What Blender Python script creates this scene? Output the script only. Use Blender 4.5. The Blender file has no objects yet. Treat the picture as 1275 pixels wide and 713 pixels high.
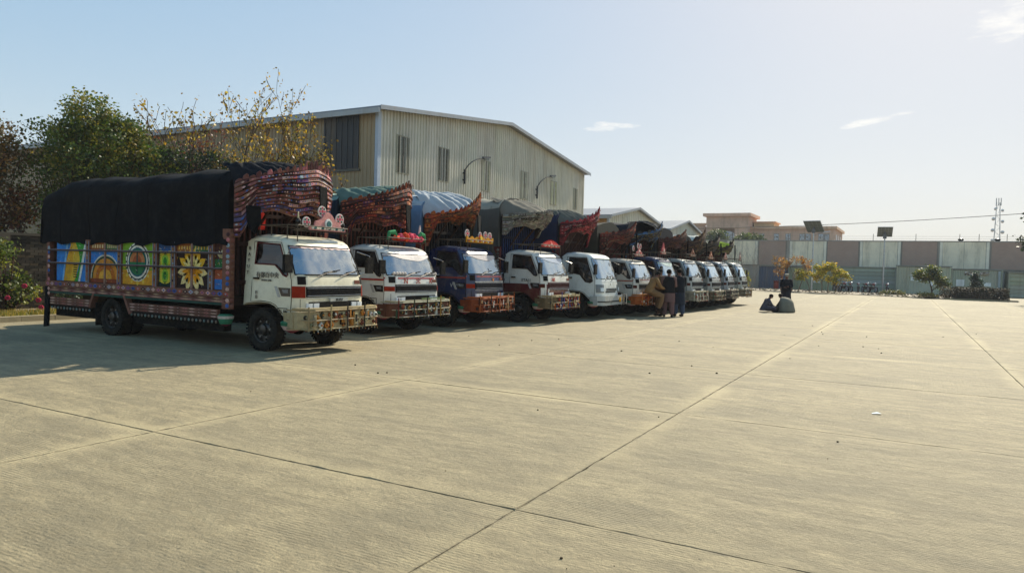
import bpy, bmesh, math, random
from mathutils import Vector, Matrix, noise
random.seed(7)
SC = bpy.context.scene
COL = SC.collection
PI = math.pi
R = math.radians

# ---------------------------------------------------------------- camera
F_PX, CAM_H = 888.0, 1.65
SKY_K = 2.75
YAW, PITCH, ROLL = R(-29.0), R(1.57), R(-1.55)
cam = bpy.data.cameras.new('camera')
cam.sensor_fit = 'HORIZONTAL'
cam.sensor_width = 36.0
cam.lens = 36.0 * F_PX / 1275.0
cam.clip_start = 0.1
cam.clip_end = 9000
camo = bpy.data.objects.new('camera', cam)
COL.objects.link(camo)
fwd = Vector((math.sin(YAW) * math.cos(PITCH), math.cos(YAW) * math.cos(PITCH), -math.sin(PITCH)))
rgt = Vector((math.cos(YAW), -math.sin(YAW), 0))
dwn = fwd.cross(rgt)
r2 = math.cos(ROLL) * rgt + math.sin(ROLL) * dwn
d2 = -math.sin(ROLL) * rgt + math.cos(ROLL) * dwn
mw = Matrix((r2, -d2, -fwd)).transposed().to_4x4()
mw.translation = Vector((0, 0, CAM_H))
camo.matrix_world = mw
SC.camera = camo

# ---------------------------------------------------------------- sky and sun
SUN_EL = R(35)
SUN_AZ = R(6)          # from +Y towards +X
W = bpy.data.worlds.new('World')
SC.world = W
W.use_nodes = True
nt = W.node_tree
nt.nodes.clear()
def N(nt, t, **k):
    n = nt.nodes.new(t)
    for a, b in k.items():
        setattr(n, a, b)
    return n
sky = N(nt, 'ShaderNodeTexSky', sky_type='NISHITA', sun_disc=False, sun_elevation=SUN_EL, sun_rotation=SUN_AZ,
        air_density=1.0, dust_density=1.0, ozone_density=1.5, altitude=300)
bg = N(nt, 'ShaderNodeBackground')
bg.inputs['Strength'].default_value = 0.066
wo = N(nt, 'ShaderNodeOutputWorld')
tc = N(nt, 'ShaderNodeTexCoord')
def math_(nt, op, a, b=None, clamp=False):
    n = N(nt, 'ShaderNodeMath', operation=op, use_clamp=clamp)
    for i, v in enumerate((a, b)):
        if v is None: continue
        if isinstance(v, (int, float)): n.inputs[i].default_value = v
        else: nt.links.new(v, n.inputs[i])
    return n.outputs[0]
def vdot(vec, const):
    n = N(nt, 'ShaderNodeVectorMath', operation='DOT_PRODUCT')
    nt.links.new(vec, n.inputs[0]); n.inputs[1].default_value = const
    return n.outputs['Value']
def pixdir(x, y):
    return (r2 * (x - 637.5) / F_PX + d2 * (y - 356.5) / F_PX + fwd).normalized()
cl = None
for (x, y, wx, wy, tilt, amp) in ((762, 158, .044, .0085, 0.02, .95), (1092, 149, .055, .0055, .17, .8), (1262, 26, .055, .025, .12, .75)):
    d = pixdir(x, y)
    u = Vector((d.y, -d.x, 0)).normalized()
    v = u.cross(d).normalized()
    u, v = u * math.cos(tilt) + v * math.sin(tilt), v * math.cos(tilt) - u * math.sin(tilt)
    g = tc.outputs['Generated']
    a = math_(nt, 'DIVIDE', vdot(g, tuple(u)), wx); b = math_(nt, 'DIVIDE', vdot(g, tuple(v)), wy)
    a = math_(nt, 'SUBTRACT', a, d.dot(u) / wx); b = math_(nt, 'SUBTRACT', b, d.dot(v) / wy)
    rr = math_(nt, 'ADD', math_(nt, 'MULTIPLY', a, a), math_(nt, 'MULTIPLY', b, b))
    fr = math_(nt, 'GREATER_THAN', vdot(g, tuple(d)), .5)
    ns = N(nt, 'ShaderNodeTexNoise'); ns.inputs['Scale'].default_value = 26; ns.inputs['Detail'].default_value = 7; ns.inputs['Roughness'].default_value = .62
    mp = N(nt, 'ShaderNodeMapping'); mp.inputs['Scale'].default_value = (1, 1, 3.4)
    nt.links.new(g, mp.inputs[0]); nt.links.new(mp.outputs[0], ns.inputs[0])
    m = math_(nt, 'SUBTRACT', math_(nt, 'MULTIPLY', ns.outputs[0], 3.6), math_(nt, 'ADD', rr, 1.25))
    m = math_(nt, 'MULTIPLY', m, 1.1, True)
    m = math_(nt, 'MULTIPLY', math_(nt, 'MULTIPLY', m, amp), fr, True)
    cl = m if cl is None else math_(nt, 'MAXIMUM', cl, m)
mix = N(nt, 'ShaderNodeMix', data_type='RGBA')
gam = N(nt, 'ShaderNodeGamma'); gam.inputs[1].default_value = .52
scl = N(nt, 'ShaderNodeVectorMath', operation='SCALE'); scl.inputs['Scale'].default_value = SKY_K
nt.links.new(sky.outputs[0], gam.inputs[0]); hs = N(nt, 'ShaderNodeHueSaturation'); hs.inputs['Saturation'].default_value = 2.7
nt.links.new(gam.outputs[0], scl.inputs[0])
ab = N(nt, 'ShaderNodeVectorMath', operation='ADD'); ab.inputs[1].default_value = (4.3, 4.3, 4.3)
dv = N(nt, 'ShaderNodeVectorMath', operation='DIVIDE'); s13 = N(nt, 'ShaderNodeVectorMath', operation='SCALE'); s13.inputs['Scale'].default_value = 11.8
nt.links.new(scl.outputs[0], ab.inputs[0]); nt.links.new(scl.outputs[0], dv.inputs[0]); nt.links.new(ab.outputs[0], dv.inputs[1]); nt.links.new(dv.outputs[0], s13.inputs[0])
nt.links.new(s13.outputs[0], hs.inputs['Color'])
nt.links.new(cl, mix.inputs[0]); nt.links.new(hs.outputs[0], mix.inputs[6])
mix.inputs[7].default_value = (10.5, 10.2, 9.6, 1)
nt.links.new(mix.outputs[2], bg.inputs[0]); nt.links.new(bg.outputs[0], wo.inputs[0])

sl = bpy.data.lights.new('sun', 'SUN')
sl.energy = 5.0; sl.angle = R(.53); sl.color = (1.0, .92, .76)
so = bpy.data.objects.new('sun', sl)
COL.objects.link(so)
sdir = Vector((math.sin(SUN_AZ) * math.cos(SUN_EL), math.cos(SUN_AZ) * math.cos(SUN_EL), math.sin(SUN_EL)))
so.rotation_euler = sdir.to_track_quat('Z', 'Y').to_euler()
so.location = sdir * 60
vs = SC.view_settings
vs.view_transform = 'Standard'; vs.look = 'None'; vs.gamma = 1.0; vs.exposure = 0.72
vs.use_curve_mapping = False

# ---------------------------------------------------------------- materials
def lin(h):
    if isinstance(h, str):
        h = h.lstrip('#'); c = [int(h[i:i + 2], 16) / 255 for i in (0, 2, 4)]
        return tuple(x / 12.92 if x <= .04045 else ((x + .055) / 1.055) ** 2.4 for x in c)
    return tuple(h)
def newmat(name):
    m = bpy.data.materials.new(name); m.use_nodes = True
    return m, m.node_tree, m.node_tree.nodes['Principled BSDF']
def L(nt, a, b): nt.links.new(a, b)
def colmat(name, rough=.6, metal=0.0, var=.18, scale=3.0, dirt=0.0, dirtcol='6b5d45', bump=0.0, bscale=60, coat=0.0, sheen=0, rvar=.15, stretch=None):
    """material whose base colour comes from the mesh's own paint attribute, with wear noise over it"""
    m, nt, p = newmat(name)
    at = N(nt, 'ShaderNodeAttribute', attribute_name='Col')
    tcn = N(nt, 'ShaderNodeTexCoord')
    n1 = N(nt, 'ShaderNodeTexNoise'); n1.inputs['Scale'].default_value = scale; n1.inputs['Detail'].default_value = 6; n1.inputs['Roughness'].default_value = .65
    L(nt, tcn.outputs['Object'], n1.inputs[0])
    mr = N(nt, 'ShaderNodeMapRange'); mr.inputs[1].default_value = .3; mr.inputs[2].default_value = .7
    mr.inputs[3].default_value = 1 - var; mr.inputs[4].default_value = 1 + var
    L(nt, n1.outputs[0], mr.inputs[0])
    mul = N(nt, 'ShaderNodeVectorMath', operation='SCALE')
    L(nt, at.outputs['Color'], mul.inputs[0]); L(nt, mr.outputs[0], mul.inputs['Scale'])
    out = mul.outputs[0]
    if dirt > 0:
        n2 = N(nt, 'ShaderNodeTexNoise'); n2.inputs['Scale'].default_value = scale * 2.7; n2.inputs['Detail'].default_value = 8; n2.inputs['Roughness'].default_value = .7
        if stretch:
            mp = N(nt, 'ShaderNodeMapping'); mp.inputs['Scale'].default_value = stretch; L(nt, tcn.outputs['Object'], mp.inputs[0]); L(nt, mp.outputs[0], n2.inputs[0])
        else: L(nt, tcn.outputs['Object'], n2.inputs[0])
        r = N(nt, 'ShaderNodeMapRange'); r.inputs[1].default_value = .48; r.inputs[2].default_value = .72; r.inputs[4].default_value = dirt
        L(nt, n2.outputs[0], r.inputs[0])
        mx = N(nt, 'ShaderNodeMix', data_type='RGBA'); L(nt, r.outputs[0], mx.inputs[0]); L(nt, out, mx.inputs[6]); mx.inputs[7].default_value = (*lin(dirtcol), 1)
        out = mx.outputs[2]
    L(nt, out, p.inputs['Base Color'])
    rm = N(nt, 'ShaderNodeMapRange'); rm.inputs[3].default_value = max(.03, rough - rvar); rm.inputs[4].default_value = min(1, rough + rvar)
    L(nt, n1.outputs[0], rm.inputs[0]); L(nt, rm.outputs[0], p.inputs['Roughness'])
    p.inputs['Metallic'].default_value = metal
    if rough > .6 and not metal: p.inputs['Specular IOR Level'].default_value = .12
    p.inputs['Coat Weight'].default_value = coat; p.inputs['Coat Roughness'].default_value = .08
    if bump > 0:
        nb = N(nt, 'ShaderNodeTexNoise'); nb.inputs['Scale'].default_value = bscale; nb.inputs['Detail'].default_value = 4
        L(nt, tcn.outputs['Object'], nb.inputs[0])
        b = N(nt, 'ShaderNodeBump'); b.inputs['Strength'].default_value = bump; b.inputs['Distance'].default_value = .02
        L(nt, nb.outputs[0], b.inputs['Height']); L(nt, b.outputs[0], p.inputs['Normal'])
    return m
M_GLOSS = colmat('cab_paint', .28, 0, .07, 1.7, .30, '8a7a5c', coat=.35)
M_MATTE = colmat('painted_wood', .62, 0, .22, 9, .35, '4a3426', bump=.25)
M_METAL = colmat('bare_metal', .34, .85, .2, 8, .3, '5a4030')
M_CHROME = colmat('chrome', .16, 1.0, .08, 5, .12)
M_RUBBER = colmat('rubber', .85, 0, .25, 6, .4, '5d5444', bump=.2)
M_CLOTH = colmat('woven_cloth', .92, 0, .14, 2.2, .06, '6d675a', bump=.35, bscale=22)
M_WALL = colmat('render_and_plaster', .9, 0, .12, .5, .45, '6f6450', bump=.3, bscale=8, stretch=(1, 1, .22))
M_SHEET = colmat('painted_sheet_metal', .5, .0, .10, .7, .42, '7a6444', stretch=(1, 1, .10))
M_BARK = colmat('bark', .9, 0, .3, 6, 0, bump=.6, bscale=30)
M_SKIN = colmat('skin', .55, 0, .08, 12)
M_LAMP = colmat('lamp_plastic', .18, 0, .12, 14, .1, coat=.5)
# leaves
M_LEAF, nt, p = newmat('leaf')
at = N(nt, 'ShaderNodeAttribute', attribute_name='Col')
L(nt, at.outputs['Color'], p.inputs['Base Color']); p.inputs['Roughness'].default_value = .55
tr = N(nt, 'ShaderNodeBsdfTranslucent'); L(nt, at.outputs['Color'], tr.inputs[0])
mxs = N(nt, 'ShaderNodeMixShader'); mxs.inputs[0].default_value = .38
L(nt, p.outputs[0], mxs.inputs[1]); L(nt, tr.outputs[0], mxs.inputs[2]); L(nt, mxs.outputs[0], nt.nodes['Material Output'].inputs[0])
# glass: mirror coat over a see-through tint
def glass(name, tint, refl, fr=1.0, dust=.08):
    m = bpy.data.materials.new(name); m.use_nodes = True; nt = m.node_tree; nt.nodes.clear()
    o = N(nt, 'ShaderNodeOutputMaterial'); t = N(nt, 'ShaderNodeBsdfTransparent'); g = N(nt, 'ShaderNodeBsdfGlossy')
    g.inputs['Roughness'].default_value = .04; g.inputs[0].default_value = (*refl, 1); t.inputs[0].default_value = (*tint, 1)
    f = N(nt, 'ShaderNodeFresnel'); f.inputs[0].default_value = 1.5
    k = math_(nt, 'ADD', math_(nt, 'MULTIPLY', f.outputs[0], 1.6), fr, True)
    mm = N(nt, 'ShaderNodeMixShader'); L(nt, k, mm.inputs[0]); L(nt, t.outputs[0], mm.inputs[1]); L(nt, g.outputs[0], mm.inputs[2])
    tcn = N(nt, 'ShaderNodeTexCoord'); n1 = N(nt, 'ShaderNodeTexNoise'); n1.inputs['Scale'].default_value = 2.6; n1.inputs['Detail'].default_value = 7; n1.inputs['Roughness'].default_value = .65; L(nt, tcn.outputs['Object'], n1.inputs[0])
    r_ = N(nt, 'ShaderNodeMapRange'); r_.inputs[1].default_value = .42; r_.inputs[2].default_value = .68; r_.inputs[4].default_value = dust; L(nt, n1.outputs[0], r_.inputs[0])
    n2 = N(nt, 'ShaderNodeTexNoise'); n2.inputs['Scale'].default_value = 1.6; L(nt, tcn.outputs['Object'], n2.inputs[0]); bp = N(nt, 'ShaderNodeBump'); bp.inputs['Strength'].default_value = .5; bp.inputs['Distance'].default_value = .12
    L(nt, n2.outputs[0], bp.inputs['Height']); L(nt, bp.outputs[0], g.inputs['Normal'])
    df = N(nt, 'ShaderNodeBsdfDiffuse'); df.inputs[0].default_value = (.62, .60, .54, 1); m3 = N(nt, 'ShaderNodeMixShader'); L(nt, r_.outputs[0], m3.inputs[0]); L(nt, mm.outputs[0], m3.inputs[1]); L(nt, df.outputs[0], m3.inputs[2]); L(nt, m3.outputs[0], o.inputs[0])
    return m
M_GLASS = glass('side_glass', (.05, .05, .055), (.55, .5, .5), .05)
M_WIND = glass('windshield_glass', (.16, .24, .28), (.74, .88, .97), .34, .42)
M_FAR = glass('window_glass', (.1, .12, .14), (.7, .8, .9), .2)

# ---------------------------------------------------------------- mesh helper
class MB:
    def __init__(s): s.v = []; s.f = []; s.c = []; s.m = []
    def add(s, vs, fs, col, mat=0):
        b = len(s.v); s.v += [tuple(v) for v in vs]
        c = lin(col) if not (isinstance(col, list)) else None
        for i, f in enumerate(fs):
            s.f.append(tuple(b + k for k in f)); s.c.append(c if c is not None else lin(col[i])); s.m.append(mat)
        return s
    def box(s, x0, x1, y0, y1, z0, z1, col, mat=0):
        vs = [(x, y, z) for z in (z0, z1) for y in (y0, y1) for x in (x0, x1)]
        return s.add(vs, [(0, 2, 3, 1), (4, 5, 7, 6), (0, 1, 5, 4), (2, 6, 7, 3), (0, 4, 6, 2), (1, 3, 7, 5)], col, mat)
    def beam(s, a, b, w, h, col, up=(0, 0, 1), mat=0):
        a, b = Vector(a), Vector(b); d = (b - a).normalized(); u = Vector(up)
        if abs(d.dot(u)) > .98: u = Vector((1, 0, 0))
        sd = d.cross(u).normalized() * w / 2; uu = sd.cross(d).normalized() * h / 2
        vs = [p + q for p in (a, b) for q in (-sd - uu, sd - uu, sd + uu, -sd + uu)]
        return s.add(vs, [(0, 3, 2, 1), (4, 5, 6, 7), (0, 1, 5, 4), (1, 2, 6, 5), (2, 3, 7, 6), (3, 0, 4, 7)], col, mat)
    def quad(s, a, b, c, d, col, mat=0): return s.add([a, b, c, d], [(0, 1, 2, 3)], col, mat)
    def prism(s, pts, off, col, mat=0):
        """closed polygon pts (3D) extruded by vector off"""
        n = len(pts); o = Vector(off)
        vs = [Vector(p) for p in pts] + [Vector(p) + o for p in pts]
        return s.add(vs, [tuple(range(n))[::-1], tuple(range(n, 2 * n))] + [(i, (i + 1) % n, n + (i + 1) % n, n + i) for i in range(n)], col, mat)
    def tube(s, pts, r, n, col, cap=True, mat=0, flat=1.0):
        pts = [Vector(p) for p in pts]; k = len(pts)
        rs = [r] * k if isinstance(r, (int, float)) else r
        vs = []; ref = Vector((0, 0, 1))
        prev = None
        for i, p in enumerate(pts):
            d = (pts[min(i + 1, k - 1)] - pts[max(i - 1, 0)])
            d = d.normalized() if d.length > 1e-9 else Vector((0, 0, 1))
            if prev is None:
                u = d.cross(ref if abs(d.z) < .95 else Vector((1, 0, 0))).normalized()
            else:
                u = (prev - d * prev.dot(d)).normalized()
            prev = u; w = d.cross(u)
            rr = rs[i]; ra, rb = (rr, rr * flat) if isinstance(rr, (int, float)) else rr
            for j in range(n):
                a = 2 * PI * j / n
                vs.append(p + u * math.cos(a) * ra + w * math.sin(a) * rb)
        fs = [(i * n + j, i * n + (j + 1) % n, (i + 1) * n + (j + 1) % n, (i + 1) * n + j) for i in range(k - 1) for j in range(n)]
        if cap: fs += [tuple(range(n))[::-1], tuple((k - 1) * n + j for j in range(n))]
        return s.add(vs, fs, col, mat)
    def lathe(s, prof, n, c, axis, col, cap=True, mat=0):
        """prof: (radius, offset along axis)"""
        c = Vector(c); A = Vector(axis).normalized(); U = A.orthogonal().normalized(); V = A.cross(U)
        vs = [c + A * h + (U * math.cos(2 * PI * j / n) + V * math.sin(2 * PI * j / n)) * r for r, h in prof for j in range(n)]
        k = len(prof)
        fs = [(i * n + j, i * n + (j + 1) % n, (i + 1) * n + (j + 1) % n, (i + 1) * n + j) for i in range(k - 1) for j in range(n)]
        if isinstance(col, list):
            cc = [col[i] for i in range(k - 1) for j in range(n)]
        else: cc = col
        if cap:
            fs += [tuple(range(n))[::-1], tuple((k - 1) * n + j for j in range(n))]
            if isinstance(cc, list): cc += [col[0], col[-1]]
        return s.add(vs, fs, cc, mat)
    def grid(s, fn, nu, nv, col, mat=0, skip=None):
        vs = [fn(i / nu, j / nv) for j in range(nv + 1) for i in range(nu + 1)]
        fs = []
        for j in range(nv):
            for i in range(nu):
                if skip and skip(i, j): continue
                a = j * (nu + 1) + i; fs.append((a, a + 1, a + nu + 2, a + nu + 1))
        return s.add(vs, fs, col, mat)
    def ball(s, c, r, col, n=8, k=5, mat=0):
        r = (r, r, r) if isinstance(r, (int, float)) else r
        vs = [(c[0], c[1], c[2] - r[2])]; 
        for i in range(1, k):
            t = -PI / 2 + PI * i / k
            for j in range(n):
                a = 2 * PI * j / n; vs.append((c[0] + r[0] * math.cos(t) * math.cos(a), c[1] + r[1] * math.cos(t) * math.sin(a), c[2] + r[2] * math.sin(t)))
        vs.append((c[0], c[1], c[2] + r[2])); e = len(vs) - 1
        fs = [(0, 1 + (j + 1) % n, 1 + j) for j in range(n)]
        for i in range(k - 2):
            for j in range(n): fs.append((1 + i * n + j, 1 + i * n + (j + 1) % n, 1 + (i + 1) * n + (j + 1) % n, 1 + (i + 1) * n + j))
        fs += [(e, 1 + (k - 2) * n + j, 1 + (k - 2) * n + (j + 1) % n) for j in range(n)]
        return s.add(vs, fs, col, mat)
    def mesh(s, name, mats, smooth=None):
        me = bpy.data.meshes.new(name)
        me.from_pydata(s.v, [], s.f)
        for m in (mats if isinstance(mats, (list, tuple)) else [mats]): me.materials.append(m)
        me.polygons.foreach_set('material_index', s.m)
        a = me.color_attributes.new('Col', 'FLOAT_COLOR', 'CORNER')
        buf = []
        for f, c in zip(s.f, s.c): buf += [c[0], c[1], c[2], 1.0] * len(f)
        a.data.foreach_set('color', buf)
        if smooth:
            me.polygons.foreach_set('use_smooth', [True] * len(s.f)); me.set_sharp_from_angle(angle=R(smooth))
        me.update()
        return me
    def build(s, name, mats, parent=None, smooth=None):
        return link(name, s.mesh(name, mats, smooth), parent)
def link(name, data, parent=None, loc=None, rot=None, scale=None):
    o = bpy.data.objects.new(name, data); COL.objects.link(o)
    if parent is not None: o.parent = parent
    if loc is not None: o.location = loc
    if rot is not None: o.rotation_euler = rot
    if scale is not None: o.scale = scale
    return o
def tag(o, label=None, cat=None, group=None, kind=None):
    if label: o['label'] = label
    if cat: o['category'] = cat
    if group: o['group'] = group
    if kind: o['kind'] = kind
    return o
def thing(name, label, cat, loc=(0, 0, 0), rz=0, group=None):
    o = bpy.data.objects.new(name, None); COL.objects.link(o); o.empty_display_size = .3
    o.location = loc; o.rotation_euler = (0, 0, rz)
    return tag(o, label, cat, group)
def text(name, body, size, col, mat, parent, loc, rot, depth=.004):
    cu = bpy.data.curves.new('txt', 'FONT'); cu.body = body; cu.size = size; cu.extrude = depth
    cu.align_x = 'CENTER'; cu.align_y = 'CENTER'; cu.resolution_u = 2
    t = bpy.data.objects.new('txt', cu); COL.objects.link(t)
    me = bpy.data.meshes.new_from_object(t.evaluated_get(bpy.context.evaluated_depsgraph_get()))
    bpy.data.objects.remove(t); bpy.data.curves.remove(cu)
    me.materials.clear(); me.materials.append(mat)
    a = me.color_attributes.new('Col', 'FLOAT_COLOR', 'CORNER')
    a.data.foreach_set('color', [*lin(col), 1.0] * len(me.loops))
    return link(name, me, parent, loc, rot)
def jit(col, a=.15, rnd=random):
    c = lin(col); k = 1 + rnd.uniform(-a, a)
    return tuple(max(0, min(1, x * k * (1 + rnd.uniform(-a, a) * .4))) for x in c)
def fbm(x, y=0, z=0): return noise.fractal(Vector((x, y, z)), 1.0, 2.0, 4)
# ---------------------------------------------------------------- ground
PIT = 3.92; X0J, Y0J = -6.2, 4.25
def concrete(name, base, slab=True):
    m, nt, p = newmat(name)
    g = N(nt, 'ShaderNodeNewGeometry'); pos = g.outputs['Position']
    def nz(scale, sc=(1, 1, 1), det=6, rough=.6, loc=(0, 0, 0)):
        mp = N(nt, 'ShaderNodeMapping'); mp.inputs['Scale'].default_value = sc; mp.inputs['Location'].default_value = loc
        n = N(nt, 'ShaderNodeTexNoise'); n.inputs['Scale'].default_value = scale; n.inputs['Detail'].default_value = det; n.inputs['Roughness'].default_value = rough
        L(nt, pos, mp.inputs[0]); L(nt, mp.outputs[0], n.inputs[0]); return n.outputs[0]
    def rng(v, a, b, c, d):
        r = N(nt, 'ShaderNodeMapRange'); L(nt, v, r.inputs[0])
        for i, k in enumerate((a, b, c, d)): r.inputs[i + 1].default_value = k
        return r.outputs[0]
    def mixc(f, a, b):
        x = N(nt, 'ShaderNodeMix', data_type='RGBA')
        if isinstance(f, float): x.inputs[0].default_value = f
        else: L(nt, f, x.inputs[0])
        for s_, v in ((6, a), (7, b)):
            if isinstance(v, tuple): x.inputs[s_].default_value = (*v, 1)
            else: L(nt, v, x.inputs[s_])
        return x.outputs[2]
    c = mixc(rng(nz(.22, det=3), .35, .65, 0, 1), tuple(k * 1.06 for k in base), tuple(k * .90 for k in base))
    oi = N(nt, 'ShaderNodeObjectInfo')
    c = mixc(math_(nt, 'MULTIPLY', oi.outputs['Random'], .9), c, tuple(k * f for k, f in zip(base, (.82, .84, .88))))
    # streaky wear along the finishing direction, and dark traffic smudges
    st = nz(1.7, (.5, 3.4, 1), 9, .74)
    c = mixc(rng(st, .46, .60, 0, .75), c, tuple(k * f for k, f in zip(base, (.50, .51, .54))))
    st2 = nz(2.6, (.5, 7.0, 1), 6, .7, (3, 8, 0))
    c = mixc(rng(st2, .48, .70, 0, .5), c, tuple(k * .60 for k in base))
    dsh = nz(6.5, (.30, 2.6, 1), 5, .6, (14, 3, 0))
    c = mixc(rng(dsh, .57, .64, 0, .5), c, tuple(k * .45 for k in base))
    sm = nz(.7, (1, 1.6, 1), 9, .72, (11, 4, 0))
    c = mixc(rng(sm, .49, .60, 0, .7), c, tuple(k * f for k, f in zip(base, (.50, .52, .56))))
    lt = nz(1.1, (.7, 1.6, 1), 8, .72, (21, 7, 0))
    c = mixc(rng(lt, .50, .68, 0, .5), c, tuple(min(1, k * 1.26) for k in base))
    ol = nz(1.9, (1, 1, 1), 4, .6, (31, 17, 0))
    c = mixc(rng(ol, .66, .76, 0, .6), c, tuple(k * .38 for k in base))
    fn = nz(30, det=7, rough=.8)
    c = mixc(rng(fn, .38, .60, .62, 0), c, tuple(k * .55 for k in base))
    md = nz(5.5, (.8, 1.3, 1), 8, .75, (2, 9, 0))
    c = mixc(rng(md, .49, .60, 0, .72), c, tuple(k * .56 for k in base))
    c = mixc(rng(md, .30, .42, .4, 0), c, tuple(min(1, k * 1.22) for k in base))
    sp = N(nt, 'ShaderNodeTexVoronoi'); sp.inputs['Scale'].default_value = 5.5; L(nt, pos, sp.inputs[0])
    c = mixc(rng(sp.outputs['Distance'], .035, .06, .8, 0), c, tuple(k * .3 for k in base))
    sx = N(nt, 'ShaderNodeSeparateXYZ'); L(nt, pos, sx.inputs[0])
    h = None
    if slab:
        wob = math_(nt, 'MULTIPLY', math_(nt, 'SUBTRACT', nz(1.6), .5), .34)
        ds = []
        for ax, o in (('X', X0J), ('Y', Y0J)):
            t = math_(nt, 'FRACT', math_(nt, 'DIVIDE', math_(nt, 'SUBTRACT', sx.outputs[ax], o - 400 * PIT), PIT))
            t = math_(nt, 'MULTIPLY', math_(nt, 'SUBTRACT', .5, math_(nt, 'ABSOLUTE', math_(nt, 'SUBTRACT', t, .5))), PIT)
            ds.append(t)
        dd = math_(nt, 'MINIMUM', *ds)
        band = rng(math_(nt, 'ADD', dd, wob), .02, .26, .6, 0)
        c = mixc(math_(nt, 'MULTIPLY', band, rng(nz(.3, loc=(5, 5, 5)), .42, .6, .1, 1)), c, tuple(min(1, k * 1.26) for k in base))
        ck = rng(math_(nt, 'ADD', dd, math_(nt, 'MULTIPLY', math_(nt, 'SUBTRACT', nz(7, loc=(3, 3, 3)), .5), .06)), .0, .022, .85, 0)
        c = mixc(math_(nt, 'MULTIPLY', ck, rng(nz(9), .4, .55, .2, 1)), c, tuple(k * .3 for k in base))
    L(nt, c, p.inputs['Base Color']); p.inputs['Roughness'].default_value = .86
    # tined finish: fine parallel grooves, patchy, plus grain
    wv = math_(nt, 'SINE', math_(nt, 'ADD', math_(nt, 'MULTIPLY', sx.outputs['Y'], 2 * PI / .031), math_(nt, 'MULTIPLY', nz(.7), 26)))
    wv2 = math_(nt, 'SINE', math_(nt, 'ADD', math_(nt, 'MULTIPLY', sx.outputs['X'], 2 * PI / .06), math_(nt, 'MULTIPLY', nz(.6, loc=(4, 0, 0)), 14)))
    h = math_(nt, 'ADD', math_(nt, 'MULTIPLY', wv, rng(nz(.5, loc=(9, 2, 0)), .44, .64, .0002, .0017)),
              math_(nt, 'MULTIPLY', wv2, rng(nz(.4, loc=(1, 22, 0)), .5, .66, 0, .0014)))
    h = math_(nt, 'ADD', h, math_(nt, 'MULTIPLY', nz(26, det=7, rough=.8), .016))
    h = math_(nt, 'ADD', h, math_(nt, 'MULTIPLY', nz(1.2), .05))
    h = math_(nt, 'ADD', h, math_(nt, 'MULTIPLY', nz(8, (1, 1.2, 1), 6, .7, (7, 7, 0)), .020))
    b = N(nt, 'ShaderNodeBump'); b.inputs['Strength'].default_value = .85; b.inputs['Distance'].default_value = 1.0
    L(nt, h, b.inputs['Height']); L(nt, b.outputs[0], p.inputs['Normal'])
    return m
M_CONC = concrete('brushed_concrete', (.362, .294, .163))
M_DIRT = concrete('dry_soil', (.30, .235, .15), False)

g = MB(); g.box(-1500, 1500, -1500, 1500, -.9, -.22, '8c7a55')
tag(g.build('ground', M_DIRT), kind='structure')
yard = MB()
yard.box(-18.8, 60, -24, 86, -.2, -.022, (.05, .045, .035))
yo = tag(yard.build('concrete_yard', colmat('joint_filler', .95, 0, .3, 8)), kind='structure')
def slab_mesh(k, w=PIT):
    rnd = random.Random(40 + k); m = MB(); n = 30; e = .010
    top = []; low = []
    for s_ in range(4):
        for i in range(n):
            t = i / n * w
            x, y = ((t, 0), (w, t), (w - t, w), (0, w - t))[s_]
            nx, ny = ((0, 1), (-1, 0), (0, -1), (1, 0))[s_]
            j = e * rnd.uniform(.2, 1.2) + (rnd.random() < .10) * rnd.uniform(.004, .016)
            if i == 0: nx, ny = ((1, 1), (-1, 1), (-1, -1), (1, -1))[s_]
            low.append((x + nx * .003, y + ny * .003, -.018)); top.append((x + nx * j, y + ny * j, 0))
    q = len(top)
    m.add(top + low, [tuple(range(q))] + [((i + 1) % q, i, q + i, q + (i + 1) % q) for i in range(q)], '9a8a66')
    return m.mesh('concrete_slab', M_CONC)
SLABS = [slab_mesh(k) for k in range(6)]
for ix in range(-3, 5):
    for iy in range(-2, 16):
        x, y = X0J + ix * PIT, Y0J + iy * PIT
        link('concrete_slab', SLABS[random.randrange(6)], yo, (x, y, random.uniform(-.004, .0)))
sh = MB()
sh.box(-18.8, X0J - 3 * PIT - .01, -24, 67, -.02, -.001, '9a8a66')
sh.box(X0J + 5 * PIT + .01, 60, -24, 86, -.02, 0, '9a8a66')
sh.box(X0J - 3 * PIT, X0J + 5 * PIT, -24, Y0J - 2 * PIT - .01, -.02, 0, '9a8a66')
sh.box(X0J - 3 * PIT, X0J + 5 * PIT, Y0J + 16 * PIT + .01, 86, -.02, 0, '9a8a66')
sh.build('concrete_surface', M_CONC, yo)
# soil bed along the far boundary wall
def bed(name, edge, z, h=.06):
    m = MB(); n = len(edge)
    m.prism([(x, y, -.02) for x, y in edge], (0, 0, z + .02), '7a6748')
    return m.build(name, M_DIRT)
e = [(-18.8, 68)] + [(x, 71.2 + .8 * fbm(x * .5)) for x in range(-18, -5)] + [(x, 70.6 - (x + 5) * .55 + .35 * fbm(x * .7, 3)) for x in range(-5, 3)] + [(2.6, 66.0), (7.2, 66.0), (7.6, 67.2), (7.4, 87.2), (-18.8, 87.2)]
tag(bed('soil_bed', e, .05), kind='structure')
tag(bed('planted_verge', [(-22.6, -30), (-18.95, -30), (-18.95, 100), (-22.6, 100)], .08), kind='structure')
# kerb
kerb = thing('kerb', 'low pale concrete kerb edging the grass strip at far left', 'kerb', (-18.86, 0, 0))
kb = MB(); kb.box(-.085, .085, .004, .776, -.1, .13, 'a3977c'); kbm = kb.mesh('kerb_stone', M_WALL)
for i in range(-10, 45): link('kerb_stone', kbm, kerb, (random.uniform(-.006, .006), i * .78, random.uniform(-.006, .004)))
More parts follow.
